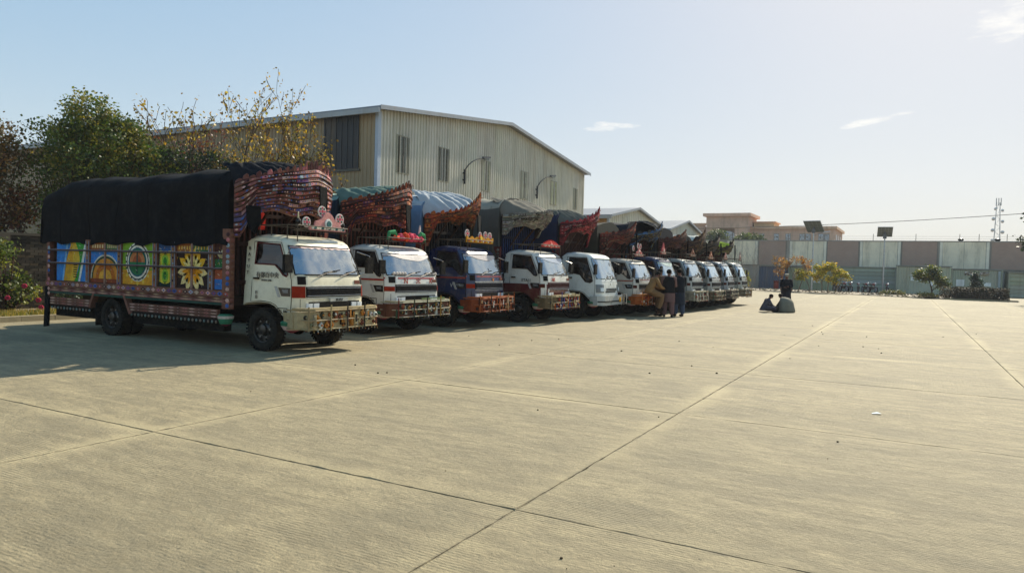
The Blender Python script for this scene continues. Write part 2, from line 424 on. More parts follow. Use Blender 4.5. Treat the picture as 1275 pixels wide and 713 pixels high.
# scattered grit on the slabs
gm = MB()
for i in range(90):
    x, y = (random.gauss(-1.2, .5), random.gauss(3.3, .5)) if i < 14 else (random.uniform(-9, 8), random.uniform(2.6, 26))
    s_ = random.uniform(.004, .014) * (1 + (y > 8) * .6)
    gm.ball((x, y, s_ * .4), (s_, s_ * random.uniform(.6, 1), s_ * .6), jit('4a3f30', .4), 5, 3)
tag(gm.build('grit', M_WALL), 'scattered dark grit and pebbles on the concrete slabs', 'grit', kind='stuff')
m = MB(); m.add([(0, 0, .004), (.16, .02, .02), (.18, .1, .006), (.09, .15, .03), (.0, .1, .006)], [(0, 1, 2, 3, 4)], 'd8dcd8')
o = m.build('paper_scrap', M_CLOTH); o.location = (-.32, 9.6, 0.0); o.scale = (.6, .6, .6); tag(o, 'tiny white paper scrap lying alone on the open concrete', 'litter')

# ---------------------------------------------------------------- corrugated sheet helper
def ribs(m, P, u0, u1, z0, z1, pitch, depth, col):
    """P(u, z, d) -> point; trapezoid ribs between u0 and u1; z0/z1 numbers or functions of u"""
    us = []; n = max(1, round((u1 - u0) / pitch)); p = (u1 - u0) / n
    for i in range(n):
        b = u0 + i * p
        us += [(b, 0), (b + p * .58, 0), (b + p * .68, 1), (b + p * .90, 1)]
    us.append((u1, 0))
    f0 = z0 if callable(z0) else (lambda u: z0); f1 = z1 if callable(z1) else (lambda u: z1)
    vs = [P(u, f0(u), d * depth) for u, d in us] + [P(u, f1(u), d * depth) for u, d in us]
    k = len(us)
    m.add(vs, [(i, i + 1, k + i + 1, k + i) for i in range(k - 1)], col)
    return m

def shed(name, label, X, Y0, Y1, back, ze, zr, detail, colw, cols, cols_side, roof='7d8288', overh=.38):
    t = thing(name, label, 'warehouse', (X, Y0, 0))
    Wd = Y1 - Y0; mid = Wd / 2
    zt = lambda u: ze + (zr - ze) * (1 - abs(u - mid) / mid)
    core = MB(); core.prism([(-.12, .05, 0), (-.12, Wd - .05, 0), (-.12, Wd - .05, ze - .05), (-.12, mid, zr - .05), (-.12, .05, ze - .05)], (-back, 0, 0), '5c5648')
    core.build('frame_shell', M_SHEET, t)
    n = round(Wd / 1.02); w = Wd / n; pit = .24 if detail else .5
    for i in range(n):
        m = ribs(MB(), lambda u, z, d: (d + (.004 if i % 2 else 0), u, z), i * w, (i + 1) * w, .0, zt, pit, .065, jit(cols, .035))
        m.build('cladding_sheet', M_SHEET, t)
    ns = round(back / 1.02)
    for i in range(min(ns, 36)):
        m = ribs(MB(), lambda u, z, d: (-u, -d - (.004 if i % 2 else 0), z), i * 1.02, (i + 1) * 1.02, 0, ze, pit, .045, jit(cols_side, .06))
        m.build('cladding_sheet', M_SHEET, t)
    m = MB()
    for s_ in (0, 1):
        ya, yb = (-overh, mid) if s_ == 0 else (mid, Wd + overh)
        za = ze - (zr - ze) / mid * overh
        a, b = (za, zr) if s_ == 0 else (zr, za)
        m.prism([(.45, ya, a + .03), (.45, yb, b + .03), (.45, yb, b + .12), (.45, ya, a + .12)], (-back - .9, 0, 0), roof)
    m.build('roof', M_SHEET, t)
    fa = MB()
    for s_ in (0, 1):
        ya, yb = (-overh, mid) if s_ == 0 else (mid, Wd + overh)
        za = ze - (zr - ze) / mid * overh
        a, b = (za, zr) if s_ == 0 else (zr, za)
        fa.prism([(.453, ya, a - .06), (.453, yb, b - .06), (.453, yb, b + .15), (.453, ya, a + .15)], (.03, 0, 0), '8e959b')
    fa.build('verge_trim', M_SHEET, t)
    gu = MB(); gu.box(-back, .45, -overh - .14, -overh - .003, ze - .28, ze - .04, 'a4a8a8'); gu.build('gutter', M_SHEET, t)
    ct = MB(); ct.box(-.12, .07, -.07, .16, 0, ze - .1, 'a8b4c0'); ct.build('corner_trim', M_SHEET, t)
    ct = MB(); ct.box(-.12, .07, Wd - .14, Wd + .05, 0, ze - .1, 'b4b2a0'); ct.build('corner_trim', M_SHEET, t)
    if detail:
        v = MB(); v.prism([(-2, mid - .9, zr + .02), (-2, mid - .5, zr + .32), (-2, mid + .5, zr + .32), (-2, mid + .9, zr + .02)], (-back + 6, 0, 0), roof)
        v.build('ridge_vent', M_SHEET, t)
    return t
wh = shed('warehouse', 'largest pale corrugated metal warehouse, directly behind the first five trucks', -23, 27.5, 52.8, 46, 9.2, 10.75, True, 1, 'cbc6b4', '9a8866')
# tall translucent windows in the gable wall
for yc, z0, z1, wd, c in ((29.45, 6.28, 8.22, 1.06, '4b4d38'), (33.1, 6.3, 8.2, 1.1, '484a38'), (37.7, 6.26, 8.14, 1.06, '8c8c70'), (42.7, 6.25, 8.12, 1.0, '94947c'), (47.3, 6.25, 8.0, 1.06, 'a8a878'), (51.2, 6.25, 7.9, .8, '86866a')):
    fr = MB(); y0 = yc - 27.5 - wd / 2; y1 = y0 + wd
    for (a, b, cc, d) in ((y0, y0 + .05, z0, z1), (y1 - .05, y1, z0, z1), (y0 + .052, y1 - .052, z0, z0 + .05), (y0 + .052, y1 - .052, z1 - .05, z1)):
        fr.box(.03, .075, a, b, cc, d, '8a8872')
    wf = fr.build('window', M_SHEET, wh)
    pn = ribs(MB(), lambda u, z, d: (.052 + d, u, z), y0 + .052, y1 - .052, z0 + .052, z1 - .052, .245, .02, c)
    pn.build('translucent_pane', M_GLOSS, wf)
    for q in range(3):
        b_ = MB(); yy = y0 + .2 + q * (wd - .4) / 2
        b_.box(.078, .09, yy - .035, yy + .035, z0 + .06, z1 - .06, jit(c, .1) if q != 1 else '2c2d24'); b_.build('glazing_bar', M_SHEET, wf)
# dark louvred opening near the corner on the shaded side
lv = MB(); lv.box(-3.5, -1.15, -.075, -.05, 6.35, 9.0, '101418')
lw = lv.build('louvre_window', M_SHEET, wh)
for i in range(7):
    b_ = MB(); x = -3.42 + i * .37; b_.box(x, x + .05, -.10, -.077, 6.37, 8.98, '1e262a'); b_.build('slat', M_SHEET, lw)
b_ = MB(); b_.box(-3.6, -1.05, -.12, -.05, 6.22, 6.33, '4c4a3c'); b_.build('sill', M_SHEET, lw)
# lamps on curved brackets on the gable wall
def wall_lamp(lbl, y, z):
    t = thing('bracket_lamp', lbl, 'street lamp', (-22.93, y, z), 0, 'curved bracket lamps on the warehouse wall')
    a = MB(); a.lathe([(.055, 0), (.055, .85)], 8, (.12, 0, 0), (0, 0, 1), '1c2228'); a.box(0, .12, -.03, .03, .2, .28, '1c2228'); a.box(0, .12, -.03, .03, .6, .68, '1c2228')
    a.build('sleeve', M_METAL, t)
    a = MB(); pts = [(.12 + .03 * q, 1.9 * (q / 5), .82 + .92 * math.sin(q * PI / 10) ** .8) for q in range(6)]
    a.tube(pts, [.04, .036, .034, .032, .03, .03], 7, '3c4448'); a.build('arm', M_MATTE, t)
    a = MB(); a.prism([(.2, 1.75, 1.74), (.34, 1.75, 1.74), (.36, 2.5, 1.84), (.18, 2.5, 1.84)], (0, 0, .1), '5c6064'); a.prism([(.22, 2.0, 1.68), (.32, 2.0, 1.68), (.33, 2.4, 1.74), (.21, 2.4, 1.74)], (0, 0, .06), '70746f')
    a.build('lamp_head', M_MATTE, t)
wall_lamp('nearer curved lamp bracket on the big warehouse wall, above the third truck', 35.1, 6.4)
wall_lamp('farther curved lamp bracket on the big warehouse wall, above the fifth truck', 44.4, 6.45)
b_ = MB(); b_.box(.06, .14, 11.9 , 12.15, 5.55, 5.75, '7a2c20'); b_.build('alarm_box', M_SHEET, wh)
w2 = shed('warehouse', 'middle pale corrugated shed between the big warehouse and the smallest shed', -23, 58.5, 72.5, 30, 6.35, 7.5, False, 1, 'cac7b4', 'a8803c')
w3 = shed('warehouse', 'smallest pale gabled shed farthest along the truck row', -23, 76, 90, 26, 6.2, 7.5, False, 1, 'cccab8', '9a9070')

# ---------------------------------------------------------------- brick wall at left, behind the verge
bw = thing('brick_wall', 'shade-darkened brick boundary wall behind the bushes at far left', 'wall', (-22.15, 0, 0))
core = MB(); core.box(-.12, .105, 2, 27, -.1, 2.16, '4b4438'); core.build('wall_core', M_WALL, bw)
cp = MB(); cp.box(-.17, .17, 2, 27, 2.163, 2.24, '524b40'); cp.build('coping', M_WALL, bw)
bms = []
for k in range(5):
    b_ = MB(); b_.box(.09, .125, .006, .224, .005, .07, jit(('4a4036', '3e3830', '544838', '363028', '5a5044')[k], .1)); bms.append(b_.mesh('brick', M_WALL))  # brick tones darkened to carry the shade on this face
rest = MB(); cnt = 0
for c_ in range(28):
    for i in range(0, 100):
        y = 2.1 + i * .23 + (c_ % 2) * .115
        if 10.35 < y < 12.8 and cnt < 290:
            link('brick', random.choice(bms), bw, (random.uniform(-.006, .004), y, .01 + c_ * .0765)); cnt += 1
        else:
            x = random.uniform(-.006, .004); z = .01 + c_ * .0765
            rest.box(.09 + x, .125 + x, y + .006, y + .224, z + .005, z + .07, jit('463e34', .25))
tag(rest.build('brickwork', M_WALL, bw), kind='stuff')
for yb in (10.2, 13.2, 16.2):
    b_ = MB(); b_.box(.13, .27, yb, yb + .4, -.1, 2.16, '544b40'); b_.build('pier', M_WALL, bw)

# ---------------------------------------------------------------- far boundary wall
fw = thing('boundary_wall', 'long tall compound wall of alternating cream and brick-red panels', 'wall', (0, 88, 0))
core = MB(); core.box(-45, 40, 0, .24, -.2, 5.52, 'b0a698'); core.build('wall_core', M_WALL, fw)
cap = MB(); cap.box(-45, 40, -.06, .3, 5.523, 5.62, 'a8a094'); cap.build('coping', M_WALL, fw)
def brickmat():
    m, nt, p = newmat('fine_brickwork')
    tcn = N(nt, 'ShaderNodeTexCoord'); mp = N(nt, 'ShaderNodeMapping'); mp.inputs['Rotation'].default_value = (R(90), 0, 0)
    b = N(nt, 'ShaderNodeTexBrick'); b.inputs['Scale'].default_value = 1; b.inputs['Brick Width'].default_value = .24; b.inputs['Row Height'].default_value = .085; b.inputs['Mortar Size'].default_value = .012
    b.inputs['Color1'].default_value = (.46, .25, .17, 1); b.inputs['Color2'].default_value = (.38, .21, .15, 1); b.inputs['Mortar'].default_value = (.3, .25, .21, 1)
    L(nt, tcn.outputs['Object'], mp.inputs[0]); L(nt, mp.outputs[0], b.inputs[0])
    n = N(nt, 'ShaderNodeTexNoise'); n.inputs['Scale'].default_value = .9; n.inputs['Detail'].default_value = 7; L(nt, tcn.outputs['Object'], n.inputs[0])
    x = N(nt, 'ShaderNodeMix', data_type='RGBA'); L(nt, n.outputs[0], x.inputs[0]); L(nt, b.outputs[0], x.inputs[6]); x.inputs[7].default_value = (.48, .33, .24, 1)
    L(nt, x.outputs[2], p.inputs['Base Color']); p.inputs['Roughness'].default_value = .9
    return m
M_BRK = brickmat()
def X88(px):
    d = pixdir(px, 320); return d.x * 88 / d.y
RUN = [(X88(a), X88(b), k) for a, b, k in ((905, 943, 'c'), (944.6, 978.5, 'r'), (983, 1028.5, 'c'), (1029.5, 1069, 'r'), (1070.3, 1121, 'c'), (1122.5, 1167, 'r'), (1169.5, 1231.5, 'c'), (1233.5, 1285, 'r'))]
RUN = [(-29.5, -25.5, 'r'), (-25.4, -20.9, 'c')] + RUN + [(RUN[-1][1] + .1, RUN[-1][1] + 5, 'c')]
for a, b, k in RUN:
    m = MB()
    if k == 'r':
        m.box(a, b, -.035, -.003, 2.72, 5.5, '6b4c42'); m.build('brick_panel', M_BRK, fw)
        for xx in (a, b):
            q = MB(); q.box(xx - .05, xx + .05, -.06, -.004, 2.7, 5.5, '8e8578'); q.build('edge_strip', M_WALL, fw)
    else:
        m.box(a + .3, b - .3, -.02, -.003, 2.72, 5.5, 'f4e4c4'); m.build('plaster_panel', M_WALL, fw)
        for (xa, xb) in ((a, a + .27), (b - .27, b)):
            q = MB(); q.box(xa + .02, xb, -.07, -.004, 2.7, 5.5, 'f6ead0'); q.build('pilaster', M_WALL, fw)
        q = MB(); q.box((a + b) / 2 - .01, (a + b) / 2 + .01, -.03, -.021, 2.74, 5.48, '7d7466'); q.build('joint_strip', M_WALL, fw)
lo = MB(); lo.box(-45, 40, -.12, -.004, 2.58, 2.70, '8a8276'); lo.build('ledge', M_WALL, fw)
for x in (-12.3, -8.4, -3.5, .6, 4.6, 6.3, 8.7):
    q = MB(); q.tube([(x, .1, 5.62), (x, .1, 6.35)], .03, 5, '5c5c58'); q.build('wire_post', M_METAL, fw)
for z in (5.85, 6.1):
    q = MB(); q.tube([(-40, .1, z), (0, .1, z - .02), (38, .1, z)], .008, 4, '6a6a66'); q.build('fence_wire', M_METAL, fw)
for x in (4.7, 7.9):
    q = MB(); q.ball((x, .1, 5.75), (.28, .12, .16), '2c2e30'); q.build('floodlight', M_METAL, fw)

# cabins and containers standing before the wall
def cabin(name, label, cat, x0, x1, y0, y1, h, col, horizontal=False, pitch=.3, side=None, roof='8a8c82', parts=True, z0=.05):
    t = thing(name, label, cat, (x0, y0, 0)); Wd = x1 - x0; Dp = y1 - y0
    c = MB(); c.box(.06, Wd - .06, .08, Dp, z0, h - .03, '3c3d38'); c.build('frame_shell', M_SHEET, t)
    n = max(1, round(Wd / 1.15)); w = Wd / n
    if horizontal:
        k = max(3, round((h - z0) / .42)); hh = (h - z0) / k
        for i in range(k):
            m = MB(); z = z0 + i * hh
            m.prism([(0, 0, z), (0, .0, z + hh * .7), (0, .06, z + hh * .82), (0, .06, z + hh), (0, .08, z + hh), (0, .08, z)], (Wd, 0, 0), jit(col, .13)); m.build('corrugated_panel', M_SHEET, t)
    else:
        for i in range(n):
            ribs(MB(), lambda u, z, d: (u, -d, z), i * w, (i + 1) * w, z0, h - .08, pitch, .04, jit(col, .06)).build('corrugated_panel', M_SHEET, t)
    ribs(MB(), lambda u, z, d: (-d, u, z), 0, Dp, z0, h - .08, pitch, .04, side or col).build('side_panel', M_SHEET, t)
    ribs(MB(), lambda u, z, d: (Wd + d, u, z), 0, Dp, z0, h - .08, pitch, .04, side or col).build('side_panel', M_SHEET, t)
    r_ = MB(); r_.box(-.12, Wd + .12, -.14, Dp + .1, h - .03, h + .07, roof); r_.build('roof', M_SHEET, t)
    for x in (-.02, Wd - .08):
        q = MB(); q.box(x, x + .1, -.07, -.045, z0, h - .035, jit(col, .2)); q.build('corner_post', M_SHEET, t)
    return t, Wd
t1, w1 = cabin('shipping_container', 'dark blue corrugated container by the end of the truck row', 'container', -14.7, -12.0, 84, 86.3, 2.55, '3c5068', pitch=.25)
t2, w2_ = cabin('cabin', 'faded yellow-green corrugated cabin behind the autumn trees', 'cabin', -11.7, -7.2, 85, 87.2, 2.55, '989c7c')
q = MB(); q.box(.5, 1.3, -.10, -.05, 1.2, 1.9, '8ea08a'); q.build('window', M_FAR, t2)
q = MB(); q.box(2.6, 3.3, -.10, -.05, .8, 1.5, 'c2c2b4'); q.build('poster', M_SHEET, t2)
cabin('sheet_stack', 'grey-green shelter of horizontal metal sheets behind the motorcycles', 'shed', -6.8, -1.1, 85, 87.2, 2.62, '98a294', horizontal=True)
t3, w3_ = cabin('cabin', 'long pale grey-green cabin with white notices, behind the green tree', 'cabin', -1.0, 3.7, 83, 86.6, 2.82, 'b0b29a', pitch=.22)
for a, b, c_, d in ((1.25, 1.55, 1.35, 2.0), (1.8, 2.3, 1.3, 2.0), (3.0, 3.25, .8, 1.3)):
    q = MB(); q.box(a, b, -.085, -.06, c_, d, 'e6e8e2'); q.build('notice', M_SHEET, t3)
t4, w4_ = cabin('cabin', 'grey-green cabin behind the clipped hedge and little conifer', 'cabin', 3.8, 8.0, 83.5, 86.6, 2.62, 'a4aa94', pitch=.22)
for a, b, c_, d in ((.4, 1.1, .95, 1.6), (1.75, 2.3, 1.05, 1.55), (2.7, 3.3, 1.0, 1.35)):
    q = MB(); q.box(a, b, -.085, -.06, c_, d, 'e6e8e2'); q.build('notice', M_SHEET, t4)
for xx in (2.1, 3.4):
    q = MB(); q.box(xx - 1.0, xx - .3, -.11, -.07, 2.05, 2.4, '56706c'); q.build('window', M_FAR, t4)
q = MB(); q.box(3.85, 4.05, -.2, -.08, .05, 2.5, '9aa4a4'); q.build('downpipe', M_SHEET, t4)
cabin('cabin', 'grey ribbed metal cabin with horizontal cladding at far right', 'cabin', 8.5, 13.5, 83, 86.4, 2.4, 'a6a68e', horizontal=True)

# ---------------------------------------------------------------- pink portal building behind the wall
pb = thing('portico_building', 'dusty pink office building with a tall arched portal behind the compound wall', 'building', (0, 150, 0))
def wallbox(n, x0, x1, y0, y1, z0, z1, c, mat=M_WALL):
    m = MB(); m.box(x0, x1, y0, y1, z0, z1, c); return m.build(n, mat, pb)
PK = 'c6a68e'; PKL = 'd4b090'
wallbox('wall', -50, -12.6, 0, 18, 0, 10.6, PK); wallbox('cornice', -50.4, -12.2, -.5, 18.4, 10.603, 11.1, PKL)
wallbox('wall', -49.5, -37.3, -.8, -.003, 0, 11.4, PK); wallbox('cornice', -49.8, -36.9, -1.1, -.2, 11.403, 11.8, PKL)
wallbox('tower_wall', -36.4, -34.0, -3.2, 6, 0, 13.0, PK); wallbox('tower_wall', -30.7, -28.2, -3.2, 6, 0, 13.0, PK)
wallbox('tower_wall', -33.997, -30.703, -3.2, 6, 10.6, 13.0, PK); wallbox('cornice', -37.0, -27.6, -3.8, 6.6, 13.003, 13.6, 'd8b094')
wallbox('cornice', -36.0, -28.6, -3.3, -3.203, 10.55, 10.75, PKL)
# arched glazed portal
ar = MB(); n = 14; cx = -32.35; rw = 1.62
pts = [(cx + rw * math.cos(PI * i / n), -1.8, 8.9 + 1.2 * math.sin(PI * i / n)) for i in range(n + 1)]
ar.prism([(cx + rw, -1.8, 3)] + pts + [(cx - rw, -1.8, 3)], (0, .25, 0), '2c3a44'); go = ar.build('portal_glass', M_FAR, pb)
for x in (-33.3, -32.35, -31.4):
    m = MB(); m.box(x - .06, x + .06, -1.87, -1.803, 5, 9.9, '6a6a66'); m.build('mullion', M_SHEET, go)
wallbox('portal_back', -34, -30.7, -1.5, -1.2, 0, 10.59, 'a89488')
wallbox('penthouse', -28.0, -24.0, 2, 8, 11.103, 12.0, 'c8ac84'); wallbox('cornice', -28.3, -23.7, 1.7, 8.3, 12.003, 12.25, 'd0a684')
for x in (-23.2, -21.0, -18.4, -17.3, -15.0, -14.0, -26):
    f = wallbox('window', x - .5, x + .5, -.08, -.003, 8.1, 9.7, '8f8880'); m = MB(); m.box(x - .42, x + .42, -.11, -.083, 8.18, 9.62, '26323c'); m.build('pane', M_FAR, f)
# right wing end face windows
for y in (3, 7, 12):
    f = wallbox('window', -12.597, -12.55, y - .5, y + .5, 8.1, 9.7, '8f8880')
    m = MB(); m.box(-12.547, -12.53, y - .42, y + .42, 8.18, 9.62, '26323c'); m.build('pane', M_FAR, f)

# ---------------------------------------------------------------- solar street lights
def solar(label, x, y, hp, pw, ph, tilt, yaw, arm=True):
    t = thing('solar_street_light', label, 'street lamp', (x, y, 0), 0, 'solar street lights by the far wall')
    m = MB(); m.tube([(0, 0, 0), (0, 0, hp)], [.10, .06], 10, 'b6babc'); m.box(-.2, .2, -.2, .2, 0, .05, '8c8c88'); m.build('pole', M_METAL, t)
    f = link('panel_bracket', MB().box(-.05, .05, -.05, .05, -.35, .0, '50545a').mesh('panel_bracket', M_METAL), t, (0, 0, hp + .35))
    q = MB(); q.box(-pw / 2, pw / 2, -ph / 2, ph / 2, 0, .05, '9a9e9c'); s_ = q.build('solar_panel', M_METAL, t); s_.location = (0, 0, hp + .36); s_.rotation_euler = (R(tilt), 0, R(yaw))
    q = MB()
    nx, ny = 4, 4
    for i in range(nx):
        for j in range(ny):
            a = -pw / 2 + .04 + i * (pw - .08) / nx; b = -ph / 2 + .04 + j * (ph - .08) / ny
            for zz in (.052, -.008): q.box(a, a + (pw - .08) / nx - .03, b, b + (ph - .08) / ny - .03, zz, zz + .006, '22303f' if zz > 0 else '70756e')
    q.build('solar_cells', M_LAMP, s_)
    if arm:
        q = MB(); q.tube([(0, 0, hp - .55), (.5, -.2, hp - .35), (1.1, -.45, hp - .25)], .03, 6, '8d9296'); q.build('arm', M_METAL, t)
        q = MB(); q.prism([(.95, -.5, hp - .3), (1.6, -.75, hp - .2), (1.63, -.62, hp - .2), (1.0, -.35, hp - .3)], (0, 0, .09), 'c8ccd0'); q.build('lamp_head', M_LAMP, t)
    q = MB(); q.box(-.16, .16, -.12, .12, hp - .3, hp + .1, '5a5e60'); q.build('battery_box', M_METAL, t)
    return t
solar('taller solar lamp post with large tilted panel before the pink building', -8.72, 80, 6.3, 1.75, 1.75, -38, -14)
solar('shorter solar lamp post with grey panel right of the yellow tree', -2.15, 80, 5.75, 1.35, 1.2, -50, 6, False)
# telecom mast
tm = thing('telecom_mast', 'slender lattice telecom mast rising beyond the wall at right', 'mast', (23.1, 260, 0))
m = MB(); hw = lambda z: 1.15 - .75 * z / 25
for sx in (-1, 1):
    for sy in (-1, 1): m.tube([(sx * hw(0), sy * hw(0), 0), (sx * hw(25), sy * hw(25), 25)], .075, 4, 'b0b2b2')
m.build('mast_leg', M_METAL, tm)
m = MB()
for i in range(20):
    z = i * 1.25
    for sy in (-1, 1):
        s_ = 1 if i % 2 else -1
        m.tube([(-s_ * hw(z), sy * hw(z), z), (s_ * hw(z + 1.25), sy * hw(z + 1.25), z + 1.25)], .035, 4, 'b0b2b2')
        m.tube([(sy * hw(z), -s_ * hw(z), z), (sy * hw(z + 1.25), s_ * hw(z + 1.25), z + 1.25)], .035, 4, 'b0b2b2')
m.build('lattice_brace', M_METAL, tm)
for (x, z, r_) in ((-1.2, 20, .5), (1.1, 19.2, .45), (-1.3, 16.6, .5), (1.2, 16, .5), (-1.3, 13.6, .4), (1.0, 22.5, .4), (-.8, 23, .4)):
    m = MB(); m.lathe([(.1, 0), (r_, .1), (r_, .5), (.1, .6)], 10, (x, -.9, z), (0, -1, 0), 'b8b8b4'); m.build('dish_antenna', M_METAL, tm)
for x in (-.6, 0, .6):
    m = MB(); m.box(x - .12, x + .12, -.8, -.6, 24, 26.3, 'a8a8a4'); m.build('panel_antenna', M_METAL, tm)
# overhead cable
m = MB(); A = Vector((24, 100, 10.3)); B = Vector((-32, 100, 7.6))
m.tube([A.lerp(B, i / 24) - Vector((0, 0, .55 * math.sin(PI * i / 24))) for i in range(25)], .035, 5, '2e2e2e')
tag(m.build('overhead_cable', M_RUBBER), 'thin dark overhead cable crossing the sky above the far wall', 'cable')
m = MB(); m.tube([(0, 0, 0), (0, 0, 10.5)], [.14, .09], 8, '6a6860'); m.beam((-.5, 0, 10.2), (.5, 0, 10.2), .08, .08, '6a6860')
o = m.build('utility_pole', M_METAL); o.location = (24, 100, 0); tag(o, 'utility pole carrying the cable beyond the right edge', 'pole')
# rough hills dissolving at the horizon
m = MB()
def hill(u, v):
    a = R(-60 + 120 * u); rr = 1250 + 150 * v
    return (rr * math.sin(a), rr * math.cos(a), -2 + (v * (24 + 18 * fbm(u * 9, 4)) if v < 1 else 0))
m.grid(hill, 60, 2, '8a8c84'); tag(m.build('distant_hills', M_WALL), kind='structure')
#@@PART3
# ---------------------------------------------------------------- trucks
from mathutils.geometry import tessellate_polygon
LV = [(0, .62, 1), (0, .80, 1), (0, 1.0, 1), (-.01, 1.2, 1), (-.03, 1.36, .995), (-.05, 1.41, .99), (-.12, 1.58, .972), (-.205, 1.76, .952), (-.29, 1.92, .932),
      (-.335, 1.985, .922), (-.44, 2.05, .905), (-.68, 2.11, .89), (-1.02, 2.135, .885), (-1.30, 2.11, .885), (-1.40, 2.04, .89)]
LVN = [(0, .55, 1), (.02, .72, 1), (.02, .95, 1), (0, 1.1, .995), (-.02, 1.24, .99), (-.04, 1.30, .985), (-.11, 1.5, .97), (-.19, 1.72, .95), (-.28, 1.94, .93),
       (-.33, 2.01, .92), (-.45, 2.08, .905), (-.68, 2.13, .89), (-1.02, 2.15, .885), (-1.30, 2.12, .885), (-1.40, 2.05, .89)]
class Cab:
    def __init__(s, w, lv): s.w = w; s.lv = lv
    def zi(s, z):
        lv = s.lv
        for i in range(9):
            if z <= lv[i + 1][1]: break
        a, b = lv[i], lv[i + 1]; k = (z - a[1]) / (b[1] - a[1]); k = max(-.2, min(1, k))
        return a[0] + (b[0] - a[0]) * k, a[2] + (b[2] - a[2]) * k
    def off(s, t): return -.17 * max(0, (abs(t) - .74) / .26) ** 2.0
    def P(s, z, t, o=0):
        x, wf = s.zi(z); r = max(0, (abs(t) - .74) / .26)
        return (x + s.off(t) + o * (1 - .6 * r * r), t * s.w * wf + (1 if t > 0 else -1) * o * .85 * r * r, z)
    def L(s, i, t):
        x, z, wf = s.lv[i]; kx = 1 if i <= 9 else (.6 if i == 10 else 0); kz = 0 if i <= 9 else (.5 if i == 10 else 1)
        return (x + s.off(t) * kx, t * s.w * wf, z - .07 * max(0, (abs(t) - .8) / .2) ** 2 * kz)
    def Y(s, z): return s.w * s.zi(min(z, 1.985))[1] if z < 1.985 else s.w * (.922 - .03 * min(1, (z - 1.985) / .1))
def patch(cb, z0, z1, t0, t1, o, col, nt_=6, nz=1):
    m = MB()
    f = lambda u, v: cb.P(z0 + (z1 - z0) * v, t0 + (t1 - t0) * u, o)
    m.grid(f, nt_, nz, col)
    b = lambda u, v, k: cb.P(z0 + (z1 - z0) * v, t0 + (t1 - t0) * u, k)
    m.grid(lambda u, v: b(u, 0, o * v), nt_, 1, col); m.grid(lambda u, v: b(u, 1, o * v), nt_, 1, col)
    m.grid(lambda u, v: b(0, u, o * v), 1, 1, col); m.grid(lambda u, v: b(1, u, o * v), 1, 1, col)
    return m
def holed(outer, hole, fn, col):
    """filled face with a hole; 2D (x,z) loops; fn(x,z)->point"""
    loops = [[Vector((x, z, 0)) for x, z in outer]] + ([[Vector((x, z, 0)) for x, z in hole]] if hole else [])
    tri = tessellate_polygon(loops); al = [p for l in loops for p in l]
    return MB().add([fn(p.x, p.y) for p in al], [tuple(t) for t in tri], col)
def wheel_mesh(r=.39, w=.23):
    m = MB(); pr = [(r * .60, -w / 2 + .02), (r * .72, -w / 2), (r * .90, -w / 2 + .005), (r * .985, -w / 2 + .03), (r, -w / 4), (r * .985, -.012), (r * .985, .012), (r, w / 4), (r * .985, w / 2 - .03), (r * .90, w / 2 - .005), (r * .72, w / 2), (r * .60, w / 2 - .02)]
    m.lathe(pr, 36, (0, 0, 0), (0, 1, 0), '23221f', cap=False)
    for i in range(36):
        a = 2 * PI * i / 36; c, s_ = math.cos(a), math.sin(a)
        for y in (-w * .36, w * .36):
            m.beam((c * r * .98, y - .035, s_ * r * .98), (c * r * .98, y + .035, s_ * r * .98), .035, .03, '1c1b19', up=(c, 0, s_))
    tyre = m.mesh('tyre', M_RUBBER, 40)
    m = MB(); k = r * .62
    m.lathe([(k, -.10), (k * 1.02, -.085), (k * .93, -.075), (k * .88, -.03), (k * .55, -.015), (k * .40, -.05), (k * .38, -.095), (k * .22, -.11), (.001, -.112)], 28, (0, 0, 0), (0, 1, 0), '4d4a46', cap=False)
    m.lathe([(k, .10), (k * .9, .07), (k * .3, .06), (.001, .06)], 28, (0, 0, 0), (0, 1, 0), '3a3836', cap=False)
    for i in range(6):
        a = 2 * PI * i / 6; m.lathe([(.02, -.02), (.02, -.065), (.001, -.07)], 6, (math.cos(a) * k * .66, 0, math.sin(a) * k * .66), (0, 1, 0), '8a8680')
    for i in range(8):
        a = 2 * PI * (i + .5) / 8; m.lathe([(.028, -.052), (.028, -.058)], 8, (math.cos(a) * k * .78, 0, math.sin(a) * k * .78), (0, 1, 0), '0c0c0c')
    return tyre, m.mesh('rim', M_METAL, 35)
TYRE, RIM = wheel_mesh()
def wheel(t, x, y, face):
    e = link('wheel', None, t, (x, y, .39), (0, 0, 0 if face < 0 else PI)); link('tyre', TYRE, e); link('rim', RIM, e)

